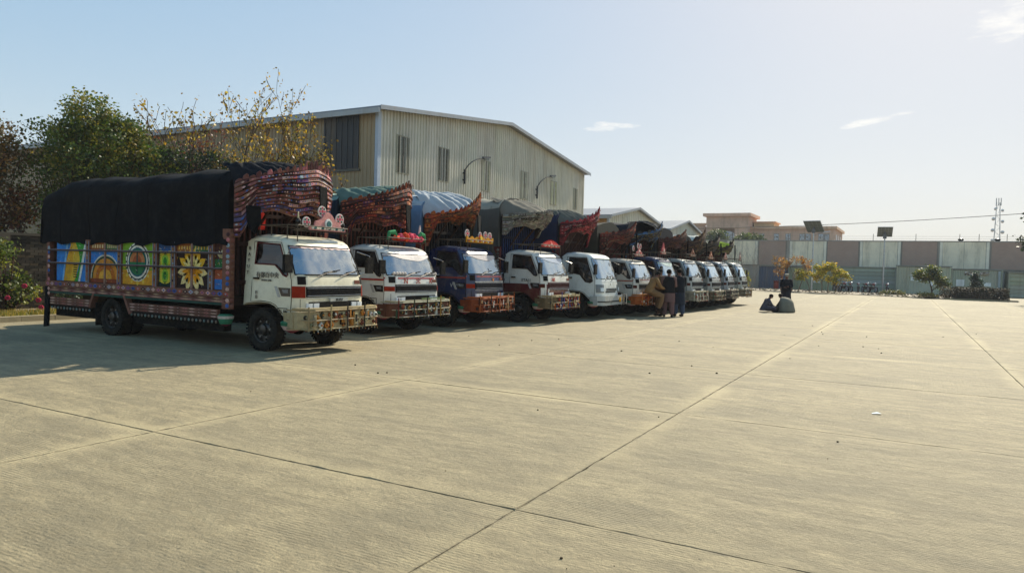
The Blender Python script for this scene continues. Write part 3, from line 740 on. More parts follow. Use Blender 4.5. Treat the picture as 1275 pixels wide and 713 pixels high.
def petal(m, y, cx, cz, a, ln, wd, col, col2=None, s=-1):
    """pointed petal painted on a board at depth y"""
    d = (math.cos(a), math.sin(a)); n = (-d[1], d[0])
    pr = [(0, 0), (.3, .75), (.55, 1), (.8, .6), (1, 0), (.8, -.6), (.55, -1), (.3, -.75)]
    m.add([(cx + d[0] * q * ln + n[0] * w_ * wd / 2, y, cz + d[1] * q * ln + n[1] * w_ * wd / 2) for q, w_ in pr], [tuple(range(8))], col)
    if col2: m.add([(cx + d[0] * q * ln * .7 + n[0] * w_ * wd * .22, y + s * .0015, cz + d[1] * q * ln * .7 + n[1] * w_ * wd * .22) for q, w_ in pr], [tuple(range(8))], col2)
def ring(m, y, cx, cz, r0, r1, col, n=24, a0=0, a1=2 * PI, sx=1.0, clip=None):
    vs = []
    for i in range(n + 1):
        a = a0 + (a1 - a0) * i / n
        for r_ in (r0, r1):
            x, z = cx + math.cos(a) * r_ * sx, cz + math.sin(a) * r_
            if clip: x = min(max(x, clip[0]), clip[1]); z = min(max(z, clip[2]), clip[3])
            vs.append((x, y, z))
    m.add(vs, [(2 * i, 2 * i + 2, 2 * i + 3, 2 * i + 1) for i in range(n)], col)
def diamonds(m, x0, x1, z0, z1, y, n, cols, s=-1):
    w = (x1 - x0) / n; h = (z1 - z0)
    for i in range(n):
        cx = x0 + (i + .5) * w; cz = (z0 + z1) / 2; c = cols[i % len(cols)]
        m.add([(cx - w * .46, y, cz), (cx, y, cz - h * .42), (cx + w * .46, y, cz), (cx, y, cz + h * .42)], [(0, 1, 2, 3)], jit(c, .2))
        m.add([(cx - w * .18, y + s * .002, cz), (cx, y + s * .002, cz - h * .17), (cx + w * .18, y + s * .002, cz), (cx, y + s * .002, cz + h * .17)], [(0, 1, 2, 3)], cols[(i + 2) % len(cols)])

def art(kind, m_, x0, x1, z0, z1, y, s):
    m = MB(); art0(kind, m, x0, x1, z0, z1, y, s)
    rr_ = random.Random(int(x0 * 997) + 5)
    for i in range(46):   # loose brush strokes over the painting
        px_, pz = rr_.uniform(x0 + .03, x1 - .03), rr_.uniform(z0 + .03, z1 - .03); a_ = rr_.uniform(-.6, .6) + (PI / 2 if rr_.random() < .5 else 0); l_ = rr_.uniform(.015, .05); w_ = rr_.uniform(.002, .005)
        dx, dz = math.cos(a_) * l_, math.sin(a_) * l_; ex, ez = -math.sin(a_) * w_, math.cos(a_) * w_
        xs_ = [min(max(v, x0), x1) for v in (px_ - dx, px_ + ex, px_ + dx, px_ - ex)]
        m.add([(xs_[0], y + s * .019, pz - dz), (xs_[1], y + s * .019, pz + ez), (xs_[2], y + s * .019, pz + dz), (xs_[3], y + s * .019, pz - ez)], [(0, 1, 2, 3)], rr_.choice(['1a1814', 'f0e8d0', 'e8b030', '2a6ab0', '3a7a34', 'b04a28', '201c18']))
    m.c = [tuple(k * .92 for k in c) for c in m.c]
    b = len(m_.v); m_.v += m.v; m_.f += [tuple(b + k for k in f) for f in m.f]; m_.c += m.c; m_.m += m.m
def art0(kind, m, x0, x1, z0, z1, y, s):
    cx, cz = (x0 + x1) / 2, (z0 + z1) / 2; w, h = x1 - x0, z1 - z0; e = s * .0016; cp = (x0, x1, z0, z1)
    def strip(f0, f1, col, d, n=10):
        vs = []
        for i in range(n + 1):
            z = z0 + h * i / n
            for f in (f0, f1): vs.append((x0 + w * max(0, min(1, f(i / n))), y + e * d, z))
        m.add(vs, [(2 * i, 2 * i + 1, 2 * i + 3, 2 * i + 2) for i in range(n)], col)
    if kind == 'swirl':
        m.quad((x0, y, z0), (x1, y, z0), (x1, y, z1), (x0, y, z1), '3484d0')
        strip(lambda v: .22 + .28 * v ** 1.5, lambda v: .48 + .22 * math.sin(v * 2.4), 'd9a22c', 1)
        strip(lambda v: .44 + .12 * math.sin(v * 3), lambda v: .62 + .30 * v, 'e0b83a', 2)
        strip(lambda v: .60 + .18 * math.sin(v * 3), lambda v: .72 + .28 * v, '3f9a3a', 3)
        strip(lambda v: .74 + .2 * v, lambda v: .80 + .22 * v, 'e4e6dc', 4)
        strip(lambda v: .2 + .14 * v, lambda v: .25 + .16 * v, '77b2dc', 5)
        for i in range(6):
            z = z0 + h * (.1 + i * .06); m.quad((cx + w * .08, y + e * 6, z), (cx + w * .2, y + e * 6, z), (cx + w * .2, y + e * 6, z + h * .025), (cx + w * .08, y + e * 6, z + h * .025), '1a1c1a')
    elif kind in ('globe_l', 'globe_r'):
        m.quad((x0, y, z0), (x1, y, z0), (x1, y, z1), (x0, y, z1), '8a4428')
        m.quad((x0, y + e, cz - h * .02), (x1, y + e, cz - h * .02), (x1, y + e, z0 + h * .8), (x0, y + e, z0 + h * .8), '3f86d4')
        c0 = x1 if kind == 'globe_l' else x0
        for k, (r_, c_) in enumerate(((.60, 'd8d4c0'), (.56, '3a4d33'), (.50, 'd89030'), (.38, 'bf6a24'), (.24, 'e0a53c'))): ring(m, y + e * (2 + k), c0, z0 + h * .10, 0, h * r_, c_, 24, 0, PI, 1.0, cp)
        m.quad((x0, y + e * 8, z0 + h * .83), (x1, y + e * 8, z0 + h * .83), (x1, y + e * 8, z1 - .01), (x0, y + e * 8, z1 - .01), '9a5a2c' if kind == 'globe_l' else '3f6a40')
        for i in range(5):
            xx = x0 + w * (.12 + i * .17); m.quad((xx, y + e * 9, z0 + h * .86), (xx + w * .09, y + e * 9, z0 + h * .86), (xx + w * .09, y + e * 9, z0 + h * .95), (xx, y + e * 9, z0 + h * .95), 'd8c08a')
    elif kind == 'rings':
        m.quad((x0, y, z0), (x1, y, z0), (x1, y, z1), (x0, y, z1), '7fae30')
        m.quad((x0, y + e, z0), (x1, y + e, z0), (x1, y + e, z0 + h * .35), (x0, y + e, z0 + h * .35), 'd99a2a')
        c_z = z0 + h * .54
        for k, (r_, c_) in enumerate(((.47, 'e6e2d0'), (.43, '222a20'), (.40, 'e6e0cc'), (.35, '1d5a62'), (.31, '2f7a4c'))): ring(m, y + e * (2 + k), cx, c_z, 0, h * r_, c_, 30, sx=.98, clip=cp)
        m.add([(cx + h * .29 * math.cos(PI * i / 12), y + e * 8, c_z + .0 + h * .27 * math.sin(PI * i / 12)) for i in range(13)], [tuple(range(13))], 'c07a4a')
        m.add([(cx + h * .17 * math.cos(PI * i / 12), y + e * 9, c_z + h * .17 * math.sin(PI * i / 12)) for i in range(13)], [tuple(range(13))], 'a0522e')
        m.quad((cx - w * .02, y + e * 10, c_z - h * .28), (cx + w * .02, y + e * 10, c_z - h * .28), (cx + w * .02, y + e * 10, c_z + h * .28), (cx - w * .02, y + e * 10, c_z + h * .28), '1f4a40')
        for i in range(18):
            a = 2 * PI * i / 18; petal(m, y + e * 9, cx + math.cos(a) * h * .40, c_z + math.sin(a) * h * .40, a, h * .055, h * .05, '232a24')
        for i in range(7):
            a = PI + PI * (i + .5) / 7; petal(m, y + e * 3, cx + math.cos(a) * h * .44, c_z + math.sin(a) * h * .44, a, h * .13, h * .09, 'e7c24a')
    elif kind == 'leaf':
        m.quad((x0, y, z0), (x1, y, z0), (x1, y, z1), (x0, y, z1), '16302a')
        m.quad((x0, y + e, z0 + h * .8), (x1, y + e, z0 + h * .8), (x1, y + e, z1), (x0, y + e, z1), '33588a')
        for q in (.25, .58):
            for i in range(9):
                zz = z0 + h * (q - .19 + i * .045)
                for a in (R(20), R(160)): petal(m, y + e * 2, cx, zz, a, w * .48, h * .05, 'e2d23e')
            ring(m, y + e * 3, cx, z0 + h * q, 0, w * .33, '8fbf3a', 14, sx=.8); ring(m, y + e * 4, cx, z0 + h * q, 0, w * .2, '2f7a2c', 12, sx=.7)
    elif kind in ('flower_l', 'flower_r'):
        m.quad((x0, y, z0), (x1, y, z0), (x1, y, z1), (x0, y, z1), '2c1c1a')
        m.quad((x0, y + e, z0 + h * .82), (x1, y + e, z0 + h * .82), (x1, y + e, z1), (x0, y + e, z1), 'a0602e' if kind == 'flower_l' else '3c6a46')
        for i in range(5):
            xx = x0 + w * (.1 + i * .18); m.quad((xx, y + e * 2, z0 + h * .86), (xx + w * .08, y + e * 2, z0 + h * .86), (xx + w * .08, y + e * 2, z0 + h * .94), (xx, y + e * 2, z0 + h * .94), 'd6b050')
        c0 = x1 - .0 if kind == 'flower_l' else x0
        for a in ((95, 118, 148, 188, 222, 250) if kind == 'flower_l' else (85, 62, 32, -8, -42, -70)):
            petal(m, y + e * 3, c0, z0 + h * .40, R(a), min(w * .98, h * .50), h * .21, 'f2d890' if (a % 360) > 180 or a < 0 else 'eeb62a', 'e89a18' if (a % 360) > 180 or a < 0 else 'f6dc84', s)
        ring(m, y + e * 6, c0, z0 + h * .40, 0, h * .10, 'b8741c', 12, clip=cp)
    elif kind == 'scene':
        m.quad((x0, y, z0), (x1, y, z0), (x1, y, z1), (x0, y, z1), '2f6a38')
        m.quad((x0, y + e, z0), (x1, y + e, z0), (x1, y + e, z0 + h * .22), (x0, y + e, z0 + h * .22), '3a78c0')
        m.quad((x0, y + e, z0 + h * .22), (x1, y + e, z0 + h * .22), (x1, y + e, z0 + h * .47), (x0, y + e, z0 + h * .47), 'a85838')
        m.quad((x0, y + e, z0 + h * .66), (x1, y + e, z0 + h * .66), (x1, y + e, z1), (x0, y + e, z1), '4a2a26')
        for a in (60, 90, 120, 35, 145): petal(m, y + e * 2, cx, z0 + h * .68, R(a), h * .2, h * .06, 'e4dcb0')
    else:
        c = kind
        m.quad((x0, y, z0), (x1, y, z0), (x1, y, z1), (x0, y, z1), c[0])
        ring(m, y + e, cx, cz, 0, min(w, h) * .42, c[1], 16); ring(m, y + 2 * e, cx, cz, 0, min(w, h) * .25, c[2], 16)
        for i in range(8): petal(m, y + 3 * e, cx, cz, 2 * PI * i / 8, min(w, h) * .4, min(w, h) * .14, c[3])

def make_cab(t, S):
    w = S['w']; c = S['col']; new = S.get('new'); cb = Cab(w, LVN if new else LV); lv = cb.lv; hi = S.get('hi', True)
    TS = [-1, -.985, -.95, -.91, -.84, -.74, -.37, 0, .37, .74, .84, .91, .95, .985, 1]; n = len(TS) - 1; k = len(lv) - 1
    m = MB()
    vs = [cb.L(i, tt) for i in range(k + 1) for tt in TS]; fs = []
    for i in range(k):
        for j in range(n):
            if 5 <= i <= 7 and 2 <= j <= n - 3: continue
            a = i * (n + 1) + j; fs.append((a, a + 1, a + n + 2, a + n + 1))
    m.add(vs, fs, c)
    arch = [(-1.40, .82), (-1.33, .86), (-1.15, .885), (-.93, .895), (-.72, .88), (-.58, .83), (-.47, .74), (-.38, .66), (-.28, lv[0][1])]
    bot = lv[0][1]
    rear = m
    rear.quad((-1.40, -w * .89, 2.0), (-1.40, w * .89, 2.0), (-1.40, w, .82), (-1.40, -w, .82), c)
    if new: win = [(-1.12, 1.96), (-1.14, 1.50), (-.72, 1.42), (-.52, 1.20), (-.34, 1.17), (-.26, 1.22), (-.32, 1.45), (-.52, 1.95)]
    else: win = [(-1.12, 1.97), (-1.13, 1.585), (-.62, 1.575), (-.50, 1.49), (-.40, 1.40), (-.31, 1.37), (-.275, 1.40), (-.535, 1.94)]
    front = [(lv[i][0] + cb.off(1) * (1 if i <= 9 else .6 if i == 10 else 0), lv[i][1] - (.035 if i == 10 else .07 if i > 10 else 0)) for i in range(k + 1)]
    outer = front + arch
    for s in (-1, 1):
        f = lambda x, z: (x, s * cb.Y(z), z)
        sp = holed(outer, win, f, c); m.add(sp.v, sp.f, c)
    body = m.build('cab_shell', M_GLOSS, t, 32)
    # underside, seats, dashboard
    q = MB(); q.box(-.42, -.06, -w * .9, w * .9, bot + .02, .98, '14130f'); q.box(-1.37, -.2, -w * .94, w * .94, .93, 1.02, '17140f')
    q.build('cab_floor', M_MATTE, t)
    for yy in (-.45, .45):
        q = MB(); q.box(-1.15, -.7, yy - .3, yy + .3, 1.023, 1.14, '3a1f1c'); q.box(-1.3, -1.12, yy - .3, yy + .3, 1.023, 1.66, '4a2623'); q.build('seat', M_CLOTH, t)
    q = MB(); q.box(-.36, -.14, -w * .85, w * .85, 1.023, 1.36, '2a2622'); q.build('dashboard', M_MATTE, t)
    q = MB(); q.lathe([(.19, 0), (.2, .015), (.19, .03)], 14, (-.46, .42, 1.37), (-.5, 0, .86), '15130f', cap=False); q.build('steering_wheel', M_RUBBER, t)
    if hi or True:
        q = MB()
        for i in range(16):
            tt = -.85 + 1.7 * i / 15; x, y, z = cb.P(1.9, tt, -.03); h_ = .05 + .05 * (i % 2)
            q.add([(x, y - .05, z), (x, y + .05, z), (x + .02, y, z - h_)], [(0, 1, 2)], ('c06070', 'd8c8b8', 'a84050')[i % 3])
        q.build('window_fringe', M_CLOTH, t)
    # windshield
    q = MB(); q.grid(lambda u, v: cb.P(lv[5][1] + (lv[8][1] - lv[5][1]) * v, -.95 + 1.9 * u, -.006), 12, 5, '20303a')
    ws = q.build('windshield', M_WIND, t, 60)
    if S.get('valance'):
        q = MB(); vc = S['valance']
        def vf(u, v):
            a = abs(2 * u - 1); low = 1.72 - .05 * math.cos(a * 9) if a < .8 else 1.60 + .02
            low = 1.885 + .012 * math.sin(u * 60) if S.get('vthin') else 1.80 + .06 * a - .07 * math.exp(-((u - .62) / .16) ** 2) + .02 * math.sin(u * 14)
            return cb.P(1.915 + (low - 1.915) * v, -.93 + 1.86 * u, .004)
        q.grid(vf, 18, 2, vc); q.build('painted_visor', M_GLOSS, ws)
    if S.get('dash_fluff'):
        q = MB()
        for i in range(9):
            q = MB(); tt = -.8 + .1 * i if i < 5 else .45 + .4 * (i - 5) / 3; x, y, z = cb.P(1.45, tt, .003); q.ball((x, y, z), (.02, .06, .045), 'b8afa8', 7, 4)
            q.build('glass_sticker', M_MATTE, ws)
    q = MB(); loop = [cb.P(lv[5][1], -.95 + 1.9 * i / 10, .004) for i in range(11)] + [cb.P(lv[5][1] + (lv[8][1] - lv[5][1]) * i / 5, .95, .004) for i in range(1, 6)] + [cb.P(lv[8][1], .95 - 1.9 * i / 10, .004) for i in range(1, 11)] + [cb.P(lv[8][1] - (lv[8][1] - lv[5][1]) * i / 5, -.95, .004) for i in range(1, 6)]
    q.tube(loop, .013, 5, '15140f' if not new else '3a4a40'); q.build('windshield_seal', M_RUBBER, ws)
    for yy in (-.45, .15):
        a = cb.P(lv[5][1] - .03, yy / w, .03); b = cb.P(lv[5][1] + .07, (yy + .42) / w, .03)
        q = MB(); q.tube([a, b], .009, 5, '111111'); q.beam(Vector(b) + Vector((0, -.22, -.03)), Vector(b) + Vector((0, .2, .02)), .012, .02, '111111'); q.build('wiper', M_METAL, t)
    # doors
    dz = bot + .05
    dn = [(-1.20, 1.99), (-1.20, .90), (-.93, .915), (-.70, .90), (-.56, .85), (-.45, .76), (-.36, .69), (-.30, dz), (-.20, dz), (-.175, 1.0), (-.185, 1.30), (-.225, 1.41), (-.515, 1.975)]
    for s in (-1, 1):
        f = lambda x, z: (x, s * (cb.Y(z) + .006), z)
        d = holed(dn, win, f, c).build('door', M_GLOSS, t)
        q = MB(); q.tube([f(x, z) for x, z in dn + dn[:1]], .007, 4, '1c1a16'); q.build('door_seal', M_RUBBER, d)
        g = holed(win, None, lambda x, z: (x, s * (cb.Y(z) - .012), z), '222222').build('window', M_GLASS, d)
        q = MB(); q.tube([(x, s * (cb.Y(z) + .008), z) for x, z in win + win[:1]], .014, 5, S.get('seal', '241412')); q.build('window_seal', M_RUBBER, d)
        q = MB(); q.beam((-1.13, s * (cb.Y(1.3) + .02), 1.32), (-.99, s * (cb.Y(1.3) + .02), 1.32), .02, .035, '1a1a18'); q.build('handle', M_CHROME, d)
        if S.get('col2'):
            zc = S['split']; lw = [(x, z) for x, z in dn if z < zc]; xa, xb_ = -1.20, -.178
            pl = [(-1.385, zc), (-1.385, .86)] + [(x, z) for x, z in arch[2:]] + [(-.172, bot), (-.172, zc)]
            o = holed(pl, None, lambda x, z: (x, s * (cb.Y(z) + .011), z), S['col2']).build('lower_side_panel', M_GLOSS, t)
        if S.get('stripe'):
            q = MB(); z = 1.30
            q.add([(-1.38, s * (cb.Y(z) + .013), z - .02), (-.19, s * (cb.Y(z) + .013), z - .02), (-.19, s * (cb.Y(z) + .013), z + .022), (-1.38, s * (cb.Y(z) + .013), z + .022)], [(0, 1, 2, 3)], S['stripe']); q.build('stripe', M_GLOSS, t)
        # mirror
        q = MB(); y = s * (w + .02)
        q.tube([(-.20, y * .98, 1.42), (-.10, y + s * .14, 1.46), (-.10, y + s * .15, 1.78), (-.26, y * .95, 1.86)], .012, 5, 'b0aea8' if not new else '1a1a1a')
        mm = q.build('mirror_arm', M_CHROME, t)
        q = MB(); q.box(-.14, -.075, y + s * .15 - .09, y + s * .15 + .09, 1.44, 1.76, '0d0d0e'); q.build('mirror', M_RUBBER, mm)
    if S.get('col2'):
        patch(cb, bot, S['split'], -1, 1, .005, S['col2'], 12, 3).build('lower_front_panel', M_GLOSS, t)
    if S.get('stripe'): patch(cb, 1.325, 1.36, -1, 1, .006, S['stripe'], 12).build('stripe', M_GLOSS, t)
    # front furniture
    if not new:
        gc = S.get('grille', '0c0d0f')
        gr = patch(cb, 1.01, 1.195, -.80, .80, .008, gc, 10).build('grille', M_RUBBER, t)
        for i in range(5): patch(cb, 1.03 + i * .034, 1.041 + i * .034, -.78, .78, .024, '1c1e22' if i % 4 else '8a8e92', 8).build('slat', M_MATTE, gr)
        patch(cb, 1.2, 1.215, -.8, .8, .012, 'b8bab4', 8).build('trim', M_MATTE, gr)
        patch(cb, .985, .998, -.8, .8, .012, 'b8bab4', 8).build('trim', M_MATTE, gr)
        for s in (-1, 1):
            patch(cb, 1.0 if S['id'] == 1 else 1.04, 1.205 if S['id'] == 1 else 1.15, (.82 if S['id'] < 4 else .9) * s, .998 * s, .014, '8c2408' if S['id'] < 4 else '4a1a0c', 5).build('indicator_lamp', M_MATTE, t)
            patch(cb, 1.235, 1.38, .80 * s, .93 * s, .012, '111111', 4).build('corner_vent', M_MATTE, t)
            for a in (.48, .66):
                o = patch(cb, .80, .90, a * s, (a + .14) * s, .03, 'dfe3e2', 3).build('headlight', M_LAMP, t)
            # side marker
            q = MB(); y = s * (w + .012)
            q.add([(-.50, y, 1.17), (-.20, y, 1.17), (-.20, y, 1.02), (-.42, y, 1.02)], [(0, 1, 2, 3)], '191a1a'); q.add([(-.60, y, 1.19), (-.53, y, 1.19), (-.44, y, 1.0), (-.51, y, 1.0)], [(0, 1, 2, 3)], 'a8a8a4')
            q.add([(-.40, y + s * .004, 1.14), (-.25, y + s * .004, 1.14), (-.25, y + s * .004, 1.08), (-.38, y + s * .004, 1.08)], [(0, 1, 2, 3)], '6a6e70')
            q.build('side_marker', M_LAMP, t)
        patch(cb, .77, .925, -.74, .74, .004, '121210', 8).build('lamp_recess', M_MATTE, t)
        patch(cb, 1.24, 1.31, .60, .76, .01, '6a3a2a', 3).build('vent', M_MATTE, t)
        patch(cb, 1.375, 1.383, -.97, .97, .002, '22201c', 10).build('panel_gap', M_RUBBER, t)
    else:
        gr = patch(cb, .92, 1.0, -.42, .60, .01, '5a6468', 8).build('grille', M_LAMP, t)
        patch(cb, .945, .96, -.40, .58, .02, 'c8ccd0', 8).build('slat', M_CHROME, gr)
        patch(cb, .86, .90, -.5, .5, .008, '15181a', 8).build('air_intake', M_MATTE, t)
        for s in (-1, 1):
            patch(cb, .86, 1.12, .68 * s, .99 * s, .02, '5f6668', 6, 2).build('headlight', M_LAMP, t)
            patch(cb, .90, 1.02, .72 * s, .88 * s, .035, 'c8d4d8', 4).build('headlight_lens', M_LAMP, t)
        patch(cb, 1.19, 1.196, -.97, .97, .003, '55595a', 10).build('panel_gap', M_RUBBER, t)
        q = MB(); q.add([cb.P(1.14, -.03, .02), cb.P(1.07, 0, .02), cb.P(1.14, .03, .02), cb.P(1.16, 0, .02)], [(0, 1, 2, 3)], '3c4044'); q.build('badge', M_CHROME, t)
    for (body_, size, z, tt, col) in S.get('front_text', []):
        x, y, zz = cb.P(z, tt, .012)
        text('lettering', body_, size, col, M_GLOSS, t, (x, y, zz), (PI / 2, 0, PI / 2))
    for (body_, size, x, z, col) in S.get('side_text', []):
        text('lettering', body_, size, col, M_GLOSS, t, (x, -(cb.Y(z) + .018), z), (PI / 2, 0, 0))
    return cb

def make_bumper(t, S, rnd):
    w = S['w'] * 1.09; pal = S['bp']; base = S['bbase']; new = S.get('new')
    def P(u, x, z): # u -1..1 along the bumper, rounded corners
        r = max(0, (abs(u) - .82) / .18); return (x - .22 * r * r, u * w, z)
    bar = MB(); us = [-1, -.95, -.9, -.82, -.4, 0, .4, .82, .9, .95, 1]
    def band(m, x, z0, z1, d, col):
        for i in range(10):
            a, b = us[i], us[i + 1]
            p = [P(a, x, z0), P(b, x, z0), P(b, x, z1), P(a, x, z1)]; q = [(v[0] - d, v[1], v[2]) for v in p]
            m.add(p + q, [(0, 1, 2, 3), (7, 6, 5, 4), (0, 4, 5, 1), (3, 2, 6, 7), (0, 3, 7, 4), (1, 5, 6, 2)], col)
    BX = .16 if new else (.27 if S['id'] < 5 else .18); band(bar, BX, .46, .76, .12 if new else .18, base); bar.build('bumper', M_GLOSS if new else M_MATTE, t)
    for s in (-1, 1):
        q = MB(); y = s * w; q.prism([(-.03, y * .985, .46), (-.05, y * .985, .74), (-.32, y * .95, .74), (-.28, y * .95, .5)], (0, s * .03, 0), base); q.build('bumper_end', M_GLOSS if new else M_MATTE, t)
    if new:
        q = MB(); band(q, .175, .56, .6, .01, '2a2c2c'); q.build('bumper_slot', M_MATTE, t)
        q = MB(); q.lathe([(.09, 0), (.09, .02), (.05, .03)], 12, (.17, .55, .62), (1, 0, 0), 'd8a020'); q.build('ornament', M_LAMP, t)
        for z in (.5, .78):
            q = MB(); q.tube([(.28, .35, z), (.30, .7, z), (.26, 1.0, z), (.05, 1.1, z)], .018, 6, 'c8ccd0'); q.build('guard_rail', M_CHROME, t)
        for y in (.4, .62, .9):
            q = MB(); q.tube([(.29, y, .46), (.29, y, .82)], .016, 6, 'b8bcc0'); q.build('guard_post', M_CHROME, t)
        return
    rc = S.get('rail', 'a89878')
    for z, x in ((.46, BX + .045), (.62, BX + .05), (.79, BX + .03)):
        q = MB(); q.tube([(-.20, -w, z)] + [P(u, x, z) for u in us[1:-1]] + [(-.20, w, z)], .013, 6, jit(rc, .15)); q.build('guard_rail', M_MATTE, t)
    q = MB(); band(q, BX + .03, .80, .83, .16, jit(rc, .1)); q.build('bumper_shelf', M_MATTE, t)
    n = 5
    for i in range(n):
        u = -.93 + 1.86 * i / (n - 1) + rnd.uniform(-.02, .02)
        x, y, _ = P(u, BX + .06, 0); q = MB(); q.beam((x, y, .43), (x, y, .86 + rnd.uniform(-.02, .08)), .02, .02, jit(rnd.choice(pal + [rc]), .2)); q.build('guard_post', M_MATTE, t)
    NO = int(S.get('norn', 20) * 2.2)
    for i in range(NO):
        u = -.95 + 1.9 * (i + rnd.random()) / NO; z = rnd.choice((.53, .57, .62, .67, .71)); x, y, _ = P(u, BX + .045, 0); c = rnd.choice(pal); k = rnd.random(); x += rnd.choice((0, .0, .02))
        q = MB(); r_ = rnd.uniform(.03, .06)
        if k > .8 and rnd.random() < .75: k = .5
        if k < .35:
            q.lathe([(r_, 0), (r_, .02), (r_ * .6, .035)], 10, (x - .04, y, z), (1, 0, 0), jit(c, .15)); q.lathe([(r_ * .5, .036), (r_ * .3, .05)], 8, (x - .04, y, z), (1, 0, 0), rnd.choice(pal))
        elif k < .6:
            q.prism([(x - .04, y - r_, z), (x - .04, y, z - r_ * 1.3), (x - .04, y + r_, z), (x - .04, y, z + r_ * 1.3)], (.025, 0, 0), jit(c, .2)); q.ball((x, y, z), r_ * .35, rnd.choice(pal), 6, 4)
        elif k < .8:
            q.box(x - .04, x - .01, y - r_ * .7, y + r_ * .7, z - .1, z + .1, jit(c, .2)); q.box(x - .01, x, y - r_ * .4, y + r_ * .4, z - .07, z + .07, rnd.choice(pal))
        else:
            q.ball((x, y, z), (r_ * .5, r_ * .8, r_ * .9), 'c8ccc8', 9, 6)
        q.build('ornament', M_LAMP if k > .8 else M_MATTE, t)
    q = MB()
    for i in range(22):
        u = -.95 + 1.9 * i / 21; x, y, _ = P(u, BX + .05, 0)
        q.tube([(x, y, .47), (x + .01, y, .44 - .015 * (i % 3))], .006, 4, rnd.choice(pal)); q.ball((x + .01, y, .43 - .015 * (i % 3)), .012, rnd.choice(pal), 5, 3)
    tag(q.build('hanging_chains', M_METAL, t), kind='stuff')

